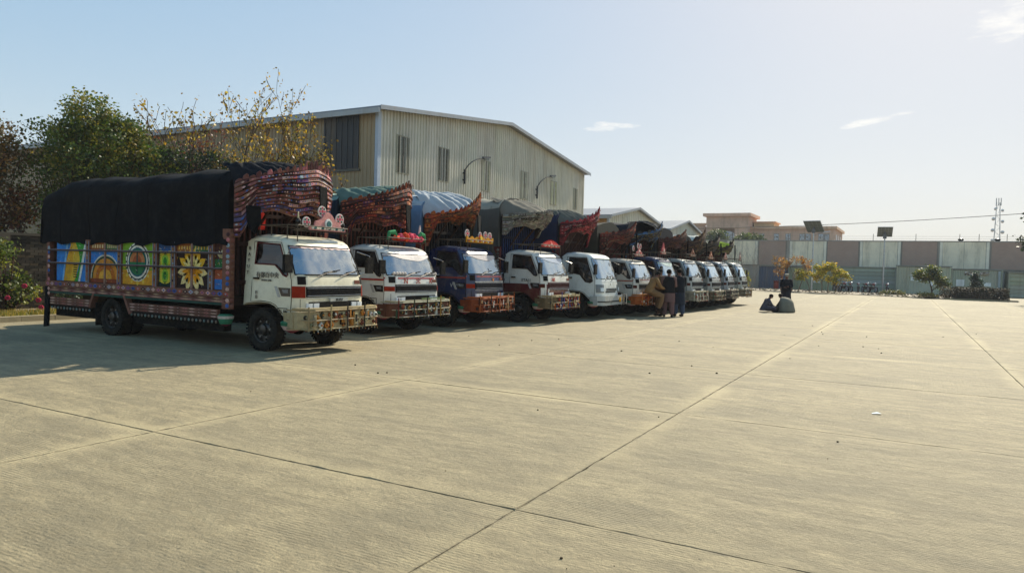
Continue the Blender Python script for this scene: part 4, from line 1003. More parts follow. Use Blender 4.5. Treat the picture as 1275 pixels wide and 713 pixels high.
def roof_decor(t, S, rnd):
    kind = S.get('deco'); w = S['w'] * .8; hi = S.get('hi', True)
    if not kind: return
    # rack
    q = MB(); z = 2.3
    q.tube([(-1.2, -w, z), (-.5, -w, z), (-.32, -w * .9, z), (-.28, 0, z), (-.32, w * .9, z), (-.5, w, z), (-1.2, w, z), (-1.2, -w, z)], .012, 6, '5a5044')
    rk = q.build('roof_rack', M_MATTE, t)
    for x, y in ((-1.2, -w), (-.9, -w), (-.5, -w), (-.32, -w * .9), (-.32, w * .9), (-.5, w), (-1.2, w)):
        q = MB(); q.tube([(x, y, 2.0 if x > -.4 else 2.04), (x, y, z)], .010, 5, '5a5044'); q.build('rack_post', M_MATTE, rk)
    for a, b in (((-.38, -w), (-.38, w)),):
        q = MB(); q.box(-.42, -.34, -w, w, 2.2, 2.225, '2a2018'); q.build('deck_board', M_MATTE, t)
    c1, c2, c3 = S['deccol']
    if kind == 'heap':
        for i in range(12):
            y = -w * .15 + w * 1.1 * i / 11 - .12; h_ = .07 + .06 * math.sin(i * PI / 11) + rnd.uniform(-.02, .04)
            q = MB(); q.ball((-.42 + rnd.uniform(-.06, .06), y, 2.27 + h_ * .4), (.12, .10, h_ * .85), jit(c1 if i % 3 else c2, .15), 8, 5)
            for k in range(len(q.v)): v = q.v[k]; q.v[k] = (v[0] + .02 * fbm(v[1] * 14, v[2] * 14), v[1], v[2] + .03 * fbm(v[0] * 15, v[1] * 15))
            q.build('cloth_flower', M_CLOTH, t)
        for y, s in ((-w * .8, 1), (w * .98, -1)):
            q = MB(); q.tube([(-.4, y, 2.25), (-.4, y + s * .05, 2.42), (-.38, y + s * .2, 2.44), (-.38, y + s * .3, 2.36)], [.03, .05, .06, .02], 6, '3f8a5a'); q.build('green_plume', M_CLOTH, t)
        q = MB(); q.prism([(-.42, w * .62, 2.25), (-.42, w * .78, 2.25), (-.42, w * .72, 2.66)], (.04, 0, 0), 'e0d0c4'); q.build('finial', M_MATTE, t)
        return
    n = 25; hmax = S.get('dech', .28); wd = w * S.get('decw', .72); yc = w * S.get('decy', .12)
    out = []
    for i in range(n):
        u = -1 + 2 * i / (n - 1)
        if kind == 'board': h_ = hmax * (.22 + .5 * max(0, 1 - abs(u) / .95) ** .5 * (abs(u) < .75) + .32 * max(0, 1 - (u / .38) ** 2))
        elif kind == 'crownlets': h_ = hmax * (.45 + .45 * abs(math.sin(u * PI * 2.5)))
        else: h_ = hmax * ((1 - abs(u) ** 1.8) * .75 + .3 * (i % 2))
        out.append((-.36, yc + u * wd, 2.232 + h_))
    bd = MB(); bd.prism([(-.36, yc + wd, 2.23), (-.36, yc - wd, 2.23)] + out, (.035, 0, 0), c1)
    b = bd.build('crest_board', M_MATTE, t)
    q = MB()
    for i in range(14):
        u = -.85 + 1.7 * i / 13; ring(q, 0, 0, 0, 0, .04, c2, 8) if False else q.lathe([(.035, 0), (.03, .012)], 8, (-.322, yc + u * wd, 2.28), (1, 0, 0), (c2, c3, 'e8e0d0')[i % 3])
    q.lathe([(.10, 0), (.09, .015)], 14, (-.322, yc, 2.36 if kind != 'spikes' else 2.30), (1, 0, 0), c2); q.lathe([(.06, .016), (.05, .03)], 12, (-.322, yc, 2.36 if kind != 'spikes' else 2.30), (1, 0, 0), c3)
    q.build('board_ornament', M_MATTE, b)
    for (u, h_, r_) in S.get('discs', []):
        y = yc + u * wd; q = MB(); q.tube([(-.40, y, 2.23), (-.40, y, 2.23 + h_)], .012, 5, '5a5048'); st = q.build('disc_stalk', M_METAL, t)
        q = MB(); q.lathe([(r_, 0), (r_, .02)], 14, (-.40, y, 2.23 + h_ + r_ * .8), (1, 0, 0), 'd8ccc4')
        for i in range(8):
            a = 2 * PI * i / 8; q.lathe([(r_ * .22, .021), (r_ * .2, .026)], 6, (-.40, y + math.cos(a) * r_ * .62, 2.23 + h_ + r_ * .8 + math.sin(a) * r_ * .62), (1, 0, 0), ('c05060', '3a5a4a')[i % 2])
        q.lathe([(r_ * .3, .021), (r_ * .28, .03)], 8, (-.40, y, 2.23 + h_ + r_ * .8), (1, 0, 0), 'b84858'); q.build('flower_disc', M_MATTE, st)
    for u in S.get('fins', []):
        y = yc + u * wd; q = MB(); q.lathe([(.05, 0), (.06, .06), (.035, .09), (.055, .13), (.05, .16), (.02, .2), (.012, .3), (.001, .32)], 9, (-.5, y, 2.24), (0, 0, 1), ['3a3630', '3a3630', '2c2a28', '3a3a38', '2c2a28', 'c8b890', 'c8b890', 'c8b890']); q.build('finial', M_METAL, t)

def crown(t, S, xb, rnd):
    Cn = S['crown']; B = 1.14
    zc, zm, d0, d1, zb, zbm = Cn['zc'], Cn['zm'], Cn['d0'], Cn['d1'], Cn.get('zb', 2.12), Cn.get('zbm', 2.6)
    sk = Cn.get('peak', .0)
    def Z(s_, v):
        a = abs(s_)
        top = zc + (zm - zc) * max(0, 1 - abs(s_ - sk) / (1 + abs(sk))) ** Cn.get('pw', 1.2)
        b = zb if a > .93 else zb + (zbm - zb) * min(1, (.93 - a) / .12) + .035 * math.sin(s_ * 9) * (a < .8)
        return b + (top - b) * v
    def P(s_, v, o=0):
        e = 1 - abs(s_) ** 3.0; d = d0 + (d1 - d0) * v ** 1.3
        x = xb + .05 + d * e + Cn.get('bulge', .10) * math.sin(PI * min(1, v)) * (1 - abs(s_) ** 4); y = B * s_
        nx, ny = 1.0, (s_ * 1.0)
        return Vector((x + o, y + o * ny * .6, Z(s_, v)))
    rows = Cn.get('rows', 8); ns = 34 if S.get('hi', True) else 18
    pal = Cn['pal']
    for r_ in range(rows):
        v0, v1 = r_ / rows, (r_ + 1) / rows - .012; v1 -= .002; vm = v0 + (v1 - v0) * .22
        m = MB(); vs = []; prof = ((v0, .0), (v0, .028), (vm, .05), (v1, .03), (v1, .0)); lo = .012 * (r_ % 2)
        for i in range(ns + 1):
            s_ = -1 + 2 * i / ns
            for v, o in prof: vs.append(P(s_, v, o + lo))
        fs = []; cs = []; k = len(prof); base = pal[r_ % len(pal)]; cur = base
        for i in range(ns):
            if rnd.random() < .38: cur = rnd.choice([base, base] + pal + Cn['orn'] + ['1c1412', '2a1c1a'])
            for j in range(k - 1):
                fs.append((i * k + j, (i + 1) * k + j, (i + 1) * k + j + 1, i * k + j + 1)); cs.append(jit(cur if (j != 1 or rnd.random() < .55) else Cn.get('edge', 'c89a8a'), .35, rnd))
            fs.append((i * k + k - 1, (i + 1) * k + k - 1, (i + 1) * k, i * k)); cs.append(jit(base, .1))
        m.add(vs, fs, cs)
        # carved and painted ornaments along the plank
        nn = int(ns * 1.3) + (r_ % 3) * 4
        for i in range(nn):
            s_ = -1 + 2 * (i + .5) / nn; hw_ = .75 / nn
            if rnd.random() < .15: continue
            vv = (vm + v1) / 2; c = rnd.choice(Cn['orn'])
            a, b, c_, d_ = P(s_ - hw_, vv, .045 + lo), P(s_, vm + .01, .052 + lo), P(s_ + hw_, vv, .045 + lo), P(s_, v1 - .01, .045 + lo)
            m.add([a, b, c_, d_], [(0, 1, 2, 3)], jit(c, .25, rnd))
        m.build('crown_plank', M_MATTE, t)
    # scalloped crest and finials on the rim
    m = MB()
    for i in range(ns):
        s_ = -1 + 2 * (i + .5) / ns; hw_ = .9 / ns
        h_ = (.05 + .05 * (i % 2)) * Cn.get('crest', 1) * (1.0 + .8 * max(0, 1 - abs(s_ - sk) * 1.6))
        pts = [P(s_ - hw_, 1, -.0), P(s_ + hw_, 1, .0), P(s_ + hw_ * .7, 1, .0) + Vector((0, 0, h_ * .7)), P(s_, 1, .0) + Vector((.02, 0, h_)), P(s_ - hw_ * .7, 1, .0) + Vector((0, 0, h_ * .7))]
        m.prism(pts, (.03, 0, 0), jit(rnd.choice(pal[:2] + Cn['orn'][:1]), .2, rnd))
    m.build('crest_scallops', M_MATTE, t)
    for s_ in Cn.get('hooks', []):
        p = P(s_, 1, 0); m = MB(); h_ = Cn.get('hookh', .2)
        m.tube([p, p + Vector((.02, 0, h_ * .6)), p + Vector((.03, .02, h_)), p + Vector((.03, .08, h_ * 1.05)), p + Vector((.03, .10, h_ * .8))], [.022, .018, .014, .012, .01], 6, jit(Cn.get('edge', 'c89a8a'), .1)); m.build('finial', M_MATTE, t)
    # inner backing so the back of the prow is closed
    m = MB(); m.grid(lambda u, v: P(-1 + 2 * u, v, -.03), 20, 4, '241812'); m.build('crown_backing', M_MATTE, t)
    for (s_, top, bot_, wd) in Cn.get('drapes', []):
        m = MB(); a = P(s_ - wd / 2, .55, .13); b = P(s_ + wd / 2, .55, .13); a.z = b.z = top; mid = (a + b) / 2
        m.prism([a, b, Vector((b.x + .02, b.y * 1.0, (top + bot_) / 2)), Vector((mid.x + .02, mid.y + wd * .35, bot_)), Vector((mid.x + .02, mid.y - wd * .4, bot_ + .03)), Vector((a.x + .02, a.y, (top + bot_) / 2))], (.03, 0, 0), '0d0e10')
        m.build('black_drape', M_CLOTH, t)
    # struts holding the prow
    for s_ in (-.55, 0, .55):
        p = P(s_, .25, -.05); m = MB(); m.beam((xb + .03, p.y, 2.2), p, .04, .04, '3a261c'); m.build('strut', M_MATTE, t)
    # swags bunched over the crown
    if Cn.get('cover'):
        c = Cn['cover']; m = MB()
        def cf(u, v):
            s_ = Cn.get('cs0', -1) + (Cn.get('cs1', 1) - Cn.get('cs0', -1)) * u; p = P(s_, 1, -.06)
            q = Vector((xb - .5, p.y * .9, Cn['ctop']))
            r_ = p.lerp(q, v); r_.z += .13 * math.sin(PI * v) + .05 * fbm(u * 9, v * 5, 3) + .02 * math.sin(u * 40 + v * 6)
            if v < .01: r_.z -= .06
            return r_
        m.grid(cf, 40, 10, c); m.build('bunched_tarpaulin', M_CLOTH, t, 60)

def tarp(t, S, xb, rnd):
    T = S['tarp']; L_ = S['L']; col = T['col']; zt, zs, zh = T.get('zt', 3.6), T.get('zs', 3.0), T.get('zh', 1.9)
    B = 1.17; nu, nv = (56, 40) if S.get('hi', True) else (24, 22); sd = rnd.random() * 50
    def P(u, v):
        x = xb - .06 - u * (L_ + .1); e = max(0, (u - .86) / .14); e2 = max(0, (.06 - u) / .06) * T.get('fr', 0)
        top = zt - (.30 * e * e) - e2 * .25; sh = zs - .12 * e * e
        sag = .022 * math.sin(u * PI * 5) ** 2
        if v < .30: k = v / .30; y, z = -B, zh + (sh - zh) * k
        elif v > .70: k = (1 - v) / .30; y, z = B, zh + (sh - zh) * k
        else:
            a = PI * (v - .30) / .40; y = -B * math.cos(a); z = sh + (top - sh) * math.sin(a) ** .62
            z -= sag * math.sin(a)
        wr = .05 * fbm(x * 1.3 + z * .7 + sd, y * 1.6, z * 1.0) + .016 * fbm(x * 5 + sd, y * 4, z * 2.2) + .012 * math.sin(x * 9 + 3 * fbm(x, z, sd)) * (v < .3 or v > .7)
        if v < .3 or v > .7: y += (wr * (1 if y > 0 else -1)) + (0 if y > 0 else -0)
        else: z += wr
        if v in (0, 1): z += .03 * math.sin(x * 7 + sd) + .02 * fbm(x * 8, sd)
        return Vector((x, y, z))
    m = MB(); two = T.get('top'); vs = [P(i / nu, j / nv) for j in range(nv + 1) for i in range(nu + 1)]
    fs = []; cs = []
    for j in range(nv):
        for i in range(nu):
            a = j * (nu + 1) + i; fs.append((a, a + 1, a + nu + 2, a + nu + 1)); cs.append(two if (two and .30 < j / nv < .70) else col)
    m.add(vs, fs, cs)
    for u in (0.0, 1.0):   # gathered end flaps
        ring_ = [P(u, j / nv) for j in range(nv + 1)]; c0 = Vector((ring_[0].x + (-.05 if u else .02), 0, zh)); n0 = len(m.v)
        for j in range(nv): m.add([ring_[j], ring_[j + 1], Vector((c0.x, ring_[j + 1].y, zh)), Vector((c0.x, ring_[j].y, zh))], [(0, 1, 2, 3)], col)
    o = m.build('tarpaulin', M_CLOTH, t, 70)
    if S.get('hi', True):
        for k in range(6):
            u = (k + .3) / 6; q = MB(); q.tube([P(u, v / 24 + .0) + Vector((0, (-.004 if v < 12 else .004) if (v / 24 < .3 or v / 24 > .7) else 0, .003)) for v in range(0, 25)], .006, 4, jit(col, .3)); q.build('tarp_rope', M_CLOTH, o)

def cargo(t, S, rnd):
    xb = -1.46; L_ = S['L']; B = 1.12; xr = xb - L_; hi = S.get('hi', True); full = S.get('full')
    wc, gc, dk = S.get('wood', ('8a4a48', '2f5a48', '3a2420'))
    xw = S.get('xw', -5.15); 
    q = MB(); q.box(xr + .02, xb - .02, -B + .03, B - .03, .80, .95, '2a201a'); q.build('load_floor', M_MATTE, t)
    for s in (-.38, .38):
        q = MB(); q.box(xr + .1, -.3, s - .04, s + .04, .58, .76, '1a1816'); q.build('chassis_rail', M_METAL, t)
    for x in (xw, -.93):
        q = MB(); q.tube([(x, -.85, .39), (x, .85, .39)], .06, 8, '1a1816'); q.ball((x, 0, .39), .16, '1a1816'); q.build('axle', M_METAL, t)
    q = MB(); q.box(-3.6, -2.5, -.95, -.5, .42, .74, '1c1a17'); q.build('fuel_tank', M_METAL, t)
    q = MB(); q.box(-3.4, -2.7, .5, .95, .42, .74, '1c1a17'); q.build('battery_box', M_METAL, t)
    # bulkhead behind the cab: frame and vertical slats
    nb = 17 if hi else 9; bc = S.get('bulk', '3a211c')
    q = MB(); q.box(xb - .03, xb - .005, -B + .05, B - .05, .96, S['tarp'].get('zs', 3.0), '120d0b'); q.build('bulkhead_back', M_MATTE, t)
    for i in range(nb):
        y = -B + .1 + (2 * B - .2) * i / (nb - 1); q = MB(); q.box(xb, xb + .045, y - .028, y + .028, 1.0, 2.95, jit(bc, .25, rnd)); q.box(xb + .046, xb + .055, y - .012, y + .012, 2.0, 2.9, jit(S.get('bulk2', '7a3a30'), .25, rnd)); q.build('bulkhead_slat', M_MATTE, t)
    for z in (1.2, 1.9, 2.45):
        q = MB(); q.box(xb + .056, xb + .085, -B + .05, B - .05, z, z + .07, jit(bc, .2, rnd)); q.build('bulkhead_rail', M_MATTE, t)
    if S.get('cloth_red'):
        q = MB(); q.prism([(xb + .1, -.62, 2.22), (xb + .1, -.5, 2.22), (xb + .1, -.48, 2.5), (xb + .1, -.56, 2.56), (xb + .1, -.64, 2.48)], (.04, 0, 0), 'c02a1c'); q.build('red_rag', M_CLOTH, t)
    for s in (-1, 1):
        Y = lambda d: s * (B + d)
        def bx(m, x0, x1, z0, z1, d0, d1, col):
            a, b = sorted((Y(d0), Y(d1))); m.box(x0, x1, a, b, z0, z1, col)
        # corner post with scalloped edge
        for (xa, xz, zz) in ((xb + .01, xb - .20, 2.2), (xr + .10, xr - .0, 1.96)):
            x0, x1 = min(xa, xz), max(xa, xz)
            q = MB(); bx(q, x0, x1, .74, zz, -.05, .05, jit(wc, .1, rnd))
            for i in range(int((zz - .8) / .1)):
                z = .8 + i * .1; q.ball(((x0 + x1) / 2 + .04, Y(.052), z), (.05, .012, .04), rnd.choice(S['crown']['orn']), 6, 4)
                if xa > -2: q.ball((x1 - .01, Y(.0), z), (.035, .05, .045), jit(wc, .25, rnd), 6, 4)
            q.build('corner_post', M_MATTE, t)
        if full:
            xs = [(-.00, .0)]
            Xw = lambda X: X + 9.3   # world X of the photograph's first truck to local x
            posts = [Xw(v) for v in (-15.20, -14.09, -12.94, -12.38, -11.30)]
            thin = [Xw(v) for v in (-14.60, -11.85)]
            pan = [(Xw(-16.40), Xw(-15.28), 'swirl'), (Xw(-15.12), Xw(-14.62), 'globe_l'), (Xw(-14.58), Xw(-14.17), 'globe_r'), (Xw(-14.02), Xw(-13.03), 'rings'), (Xw(-12.86), Xw(-12.46), 'leaf'),
                   (Xw(-12.30), Xw(-11.87), 'flower_l'), (Xw(-11.83), Xw(-11.37), 'flower_r'), (Xw(-11.22), Xw(-10.84), 'scene')]
        else:
            n = max(4, round(L_ / .95)); e_ = (L_ - .3) / n
            posts = [xr + .12 + e_ * i for i in range(1, n)]; thin = []
            kinds = [('2a5a8a', 'c07a2a', 'e0d6b0', 'b8383a'), ('3a6a3a', 'c8a040', '8a2a2a', 'e6e0cc'), ('7a3a2a', '2f6a7a', 'e0b040', 'e6e0cc')]
            pan = [(xr + .16 + e_ * i, xr + .08 + e_ * (i + 1), kinds[(i + S['id']) % 3]) for i in range(n)]
        for x0, x1, k in pan:
            q = MB(); bx(q, x0 - .02, x1 + .02, 1.06, 1.98, -.03, -.002, '3a2420'); art(k, q, x0, x1, 1.09, 1.93, Y(.0), s); q.build('side_panel', M_MATTE, t)
        for x in posts:
            q = MB(); bx(q, x - .07, x + .07, .96, 1.98, -.02, .035, jit(wc, .12, rnd))
            for xx, c_ in ((-.05, '9aa0a8'), (.0, 'b08a5a'), (.05, '8a93a0')): bx(q, x + xx - .006, x + xx + .006, 1.05, 1.95, .036, .044, c_)
            for i in range(8): q.ball((x, Y(.04), 1.1 + i * .11), (.02, .01, .03), rnd.choice(S['crown']['orn']), 6, 3)
            q.build('side_post', M_MATTE, t)
        for x in thin:
            q = MB(); bx(q, x - .022, x + .022, 1.06, 1.93, -.002, .03, jit('9a7a6a', .12, rnd)); q.build('side_post', M_MATTE, t)
        for z in (1.47, 1.75):
            q = MB(); bx(q, xr + .05, xb - .21, z - .016, z + .016, .046, .075, '463a36'); bx(q, xr + .05, xb - .21, z + .0165, z + .022, .046, .07, 'a89aa0'); q.build('side_rail', M_MATTE, t)
        q = MB(); bx(q, xr - .02, xb + .02, .955, 1.075, -.02, .06, wc); diamonds(q, xr, xb, .965, 1.065, Y(.064), int(L_ / .16), S['crown']['orn'] + ['b89a80'], s); q.build('frieze_board', M_MATTE, t)
        for k, (z, c_) in enumerate(((.905, jit(wc, .15)), (.855, 'a07468'), (.805, gc))):
            q = MB(); bx(q, xr - .01, xb + .01, z, z + .042, -.02, .045 + .006 * (k % 2), c_)
            if k < 2: diamonds(q, xr, xb, z + .004, z + .038, Y(.054), int(L_ / .22), ['5a2a2a', 'b09070'], s)
            q.build('side_plank', M_MATTE, t)
        # lower valance in two lengths each side of the wheel
        for (x0, x1) in ((xr + .08, xw - .62), (xw + .72, xb - .35)):
            q = MB(); bx(q, x0, x1, .30, .60, -.30, -.12, '0f0e0d'); q.build('underbody_dark_filler', M_RUBBER, t)  # near-black filler added to block the view through and keep the underside dark
            for k, z in enumerate((.56, .615, .67)):
                q = MB(); bx(q, x0, x1, z, z + .045, -.04, .02, jit(wc, .2, rnd)); diamonds(q, x0, x1, z + .005, z + .04, Y(.024), max(2, int((x1 - x0) / .2)), ['c8a898', '4a2424', 'a86a60'], s); q.build('valance_plank', M_MATTE, t)
            q = MB(); bx(q, x0, x1, .50, .55, -.05, .0, '1a1512')
            nn = max(2, int((x1 - x0) / .11))
            for i in range(nn): q.ball((x0 + (x1 - x0) * (i + .5) / nn, Y(.0), .485), (.022, .02, .03), ('7a8a84', '8a7a6a')[i % 2], 6, 4)
            q.build('bead_valance', M_MATTE, t)
        for (a, b) in (((xw - .62, .56), (xw - .42, .95)), ((xw + .78, .50), (xw + .52, .95))):
            q = MB(); q.beam((a[0], Y(-.01), a[1]), (b[0], Y(-.01), b[1]), .06, .12, jit(wc, .1, rnd), up=(0, 1, 0)); q.build('arch_brace', M_MATTE, t)
        q = MB(); bx(q, xw - .50, xw - .47, .18, .66, -.34, -.02, '141312'); q.build('mudflap', M_RUBBER, t)
        q = MB(); q.lathe([(.02, -.16), (.10, -.12), (.14, -.02), (.145, .03), (.10, .06)], 12, (xb - .18, Y(-.03), .58), (0, 0, 1), ['8a3a50', '3a7a5a', 'c8b8a8', '3a7a5a']); q.build('painted_pot', M_MATTE, t)
        wheel(t, -.93, s * (S['w'] - .12), s); wheel(t, xw, s * (B - .16), s); wheel(t, xw, s * (B - .44), -s)
        # painted bowl step under the door
        q = MB(); q.lathe([(.03, -.13), (.14, -.08), (.19, .0), (.20, .06), (.17, .08)], 14, (-.26, s * (S['w'] - .1), .50), (0, 0, 1), ['7a2a3a', 'c0a8a0', '2f6a4c', '3a7a5a']); q.build('painted_step', M_MATTE, t)
    # tailgate
    for i in range(6):
        q = MB(); z = .98 + i * .165; q.box(xr - .03, xr + .01, -B + .05, B - .05, z, z + .15, jit(wc, .15, rnd)); q.build('tailgate_plank', M_MATTE, t)
    for s in (-1, 1):
        q = MB(); q.box(xr - .05, xr - .031, s * .7 - .1, s * .7 + .1, .80, .9, 'a02018'); q.build('tail_lamp', M_LAMP, t)
    if full:
        q = MB(); a = xr + .02
        q.prism([(a - .05, -B - .06, .95), (a + .06, -B - .06, .95), (a + .07, -B - .06, .55), (a + .02, -B - .05, .06), (a - .13, -B - .05, .04), (a - .08, -B - .06, .5)], (0, .05, 0), '0e0f12'); q.build('black_tassel', M_CLOTH, t)
        q = MB(); q.tube([(a + .07, -B - .03, .95), (a + .03, -B - .03, .5)], .02, 5, '7a6a60'); q.build('tassel_rod', M_METAL, t)
    crown(t, S, xb, rnd); tarp(t, S, xb, rnd)

def truck(S):
    rnd = random.Random(100 + S['id'])
    t = thing(S.get('name', 'cargo_truck'), S['label'], 'truck', (S['X'], S['Y'], 0), R(S.get('yaw', 0 if S['id'] == 1 else rnd.uniform(-1.8, 1.8))), 'decorated cargo trucks parked side by side')
    k_ = 1 if S['id'] == 1 else rnd.uniform(.97, 1.03); t.scale = (1, k_, S.get('sz', rnd.uniform(.97, 1.04) if S['id'] > 1 else 1))
    cb = make_cab(t, S); make_bumper(t, S, rnd); roof_decor(t, S, rnd); cargo(t, S, rnd)
    if S.get('plate'):
        q = MB(); q.box(.03, .06, -.18, .28, .925, .985, 'a8aaa4'); q.build('name_plate', M_LAMP, t)
        text('lettering', S['plate'], .065, '1a1a18', M_MATTE, t, (.063, .05, .955), (PI / 2, 0, PI / 2))
    if S.get('numplate'):
        q = MB(); q.box(.21, .23, *S['numplate'][0:2], .76, .88, S['numplate'][2]); q.box(.231, .234, (S['numplate'][0] + S['numplate'][1]) / 2 - .13, (S['numplate'][0] + S['numplate'][1]) / 2 + .13, .785, .855, 'c8d0c8'); q.build('number_board', M_MATTE, t)
    if S.get('doorbox'):
        x, z = S['doorbox']; y = -(S['w'] + .018); q = MB()
        for a, b, c_, d in ((x - .12, x + .12, z + .06, z + .072), (x - .12, x + .12, z - .072, z - .06), (x - .12, x - .108, z - .06, z + .06), (x + .108, x + .12, z - .06, z + .06)): q.box(a, b, y - .003, y, c_, d, '1a1a18')
        q.build('door_stencil', M_MATTE, t)
    return t
CP = dict(orn=['b06a6a', 'c8a090', '6a3a5a', '3a5a8a', 'a04a3a', '4a2a30'])
TR = []
TR.append(dict(id=1, X=-9.3, Y=10.0, w=.90, col='dcd4b8', L=5.95, full=True, xw=-5.18, plate='ISUZU', valance='b08c88', vthin=True, doorbox=(-.38, .74), seal='5a1a18', cloth_red=True,
    label='nearest truck: cream cab, long black tarpaulin and painted flower panels along its side',
    side_text=[('有 価', .09, -.38, .735, '1a1a18'), ('有都百中央', .115, -.78, 1.38, '24221c'), ('TRANS LINE', .05, -.80, 1.29, '24221c'), ('日', .07, -1.05, 1.06, '24221c'), ('日', .07, -1.05, .98, '24221c'), ('B', .09, -1.29, 1.86, '24221c'), ('A', .09, -1.29, 1.75, '24221c'), ('Y', .09, -1.29, 1.64, '24221c'), ('U', .09, -1.29, 1.53, '24221c'), ('T', .09, -1.29, 1.42, '24221c')],
    bbase='a49470', rail='9a8a68', bp=['a8702c', 'b8a880', 'b8bab0', '6a3a2a', '3a3a30', '2a2620', '8c8468', '9a5c2a'], norn=17, nposts=9,
    deco='board', deccol=('c88a84', 'd8d8d0', '3a6a6a'), dech=.34, decw=.66, decy=.18, discs=[(-1.05, .06, .10), (-.22, .28, .105), (.78, .16, .11)], fins=[-1.25, 1.18],
    wood=('7a5444', '2c4a40', '3a2420'), bulk='2a1814', bulk2='4a2620',
    crown=dict(zc=3.02, zm=3.42, d0=.50, d1=.70, zb=2.05, zbm=2.52, rows=11, pal=['7c5044', '64403c', '744a42', '4a4460', '5a4850', '764c40', '623c38', '80584a', '6c4640'], edge='7c5c4e', pw=.6, peak=.15, orn=['b06a6a', 'c8a090', '5a4a7a', '3a5a96', 'a04a3a', '3a2226', '8a9aa0'],
               hooks=[-.1, .08, .25, .45], hookh=.16, cover='17191e', ctop=3.42, cs0=-1, cs1=.0, drapes=[(-.86, 2.62, 2.12, .12), (.20, 3.08, 2.42, .16)]),
    tarp=dict(col='07090d', zt=3.40, zs=2.86, zh=1.90, lump=1)))
TR.append(dict(id=2, X=-10.2, Y=13.75, w=.98, col='d2d2ca', L=5.6, stripe='a01c1e', valance='b8b0ac', dash_fluff=True,
    label='second truck: white cab with red stripe and letters, pink cloth flowers on roof',
    front_text=[('N', .20, 1.265, -.42, 'a01c1e'), ('✻', .24, 1.265, .05, 'a01c1e'), ('K', .20, 1.265, .55, 'a01c1e')], side_text=[('EA', .09, -.5, .80, '1a1a18')], doorbox=(-.5, .80),
    bbase='5a3a2c', rail='9a9680', bp=['34503a', '8a6c38', 'a8aca4', '6a3026', '26322a', '1c2420'], norn=22, numplate=(-.1, .8, '6a7a50'),
    deco='heap', deccol=('c84a5c', 'd84a2a', 'd8c8b8'), wood=('5a2a22', '2f4a40', '2a1a16'), bulk='34201a', bulk2='6a3a2c',
    crown=dict(zc=3.10, zm=3.60, d0=.50, d1=.75, zb=2.15, zbm=2.62, rows=9, pal=['4a261e', '5a2e22', '64302a', '3c221e'], edge='74463a', pw=.9, peak=.38, orn=['8a4a30', 'a86a4a', '4a2a4a', '3a2a2a', '9a3a2a', '2a1a1a'],
               hooks=[.1, .3, .5], hookh=.12, cover='566a60', ctop=3.44, cs0=-1, cs1=.3, drapes=[(.24, 3.15, 2.35, .16)]),
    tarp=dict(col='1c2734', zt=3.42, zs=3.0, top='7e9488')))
TR.append(dict(id=3, X=-9.95, Y=16.7, w=.96, col='13244c', L=5.6, stripe='8a2420', valance='aea6a4', grille='141c2c',
    label='third truck: navy blue cab with yellow crest board and orange guard rails',
    side_text=[('V', .14, -.62, 1.1, 'b8bcc0'), ('ETR', .07, -.40, 1.12, '9aa0a8')], front_text=[('▼', .12, 1.24, .2, 'c8702a')],
    bbase='7a3a1c', rail='9a5630', bp=['a85a2a', 'b88a60', '7a3020', 'c0bcb4', '3a2a22', '2a1c18'], norn=24, nposts=11,
    deco='crownlets', deccol=('c88a1c', 'c85a1c', 'e0c040'), dech=.18, decw=.95, decy=.0, discs=[(-.85, .14, .11), (.1, .12, .10), (.5, .15, .10), (.85, .12, .11)],
    wood=('7a3020', '2f4a40', '2a1a16'), bulk='141216', bulk2='1c1a20',
    crown=dict(zc=2.92, zm=3.50, d0=.42, d1=.80, zb=2.1, zbm=2.72, rows=7, pal=['7a3422', '6a3a22', '8a3c24', '5a3a26'], edge='8a5a38', pw=1.5, peak=.42, orn=['a85a2a', '8a6a3a', '4a3a2a', '6a2a20', '3a3a2a'],
               hooks=[.5], hookh=.06, cover='a4a9ac', ctop=3.6, cs0=-1, cs1=.2, drapes=[(.28, 3.0, 2.35, .16), (-.35, 2.75, 2.2, .12)]),
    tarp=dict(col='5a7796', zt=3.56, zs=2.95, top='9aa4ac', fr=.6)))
TR.append(dict(id=4, X=-9.3, Y=19.75, w=.98, col='d0cdc2', col2='561616', split=1.14, L=5.6, valance='98a4b4', grille='5e1a18',
    label='fourth truck: white cab over dark maroon, red spiked crest, grey bunched tarpaulin',
    front_text=[('NK', .17, 1.265, -.42, 'b01c20')], side_text=[('ETALL', .12, -.62, 1.24, '24221c')],
    bbase='6a5a40', rail='9a8a68', bp=['b85a2a', '3a4a8a', 'c8b890', '8a2a20', '2a2a22'], norn=20, numplate=(-.1, .7, '8a8468'),
    deco='spikes', deccol=('c83a34', 'd8584a', 'e0a090'), dech=.22, decw=.85, decy=.05, wood=('5a2a22', '2f4a40', '2a1a16'), bulk='141c34', bulk2='2c4270',
    crown=dict(zc=3.15, zm=3.30, d0=.55, d1=.95, zb=2.55, zbm=2.80, rows=6, pal=['6e6a62', '7c786e', '625e58', '868176'], edge='9a968a', pw=.9, peak=.2, orn=['7a766c', '8a867a', '5a564e'], crest=.5,
               cover='68645a', ctop=3.66),
    tarp=dict(col='4a4a46', zt=3.68, zs=3.1, top='8a877a', zh=1.4)))
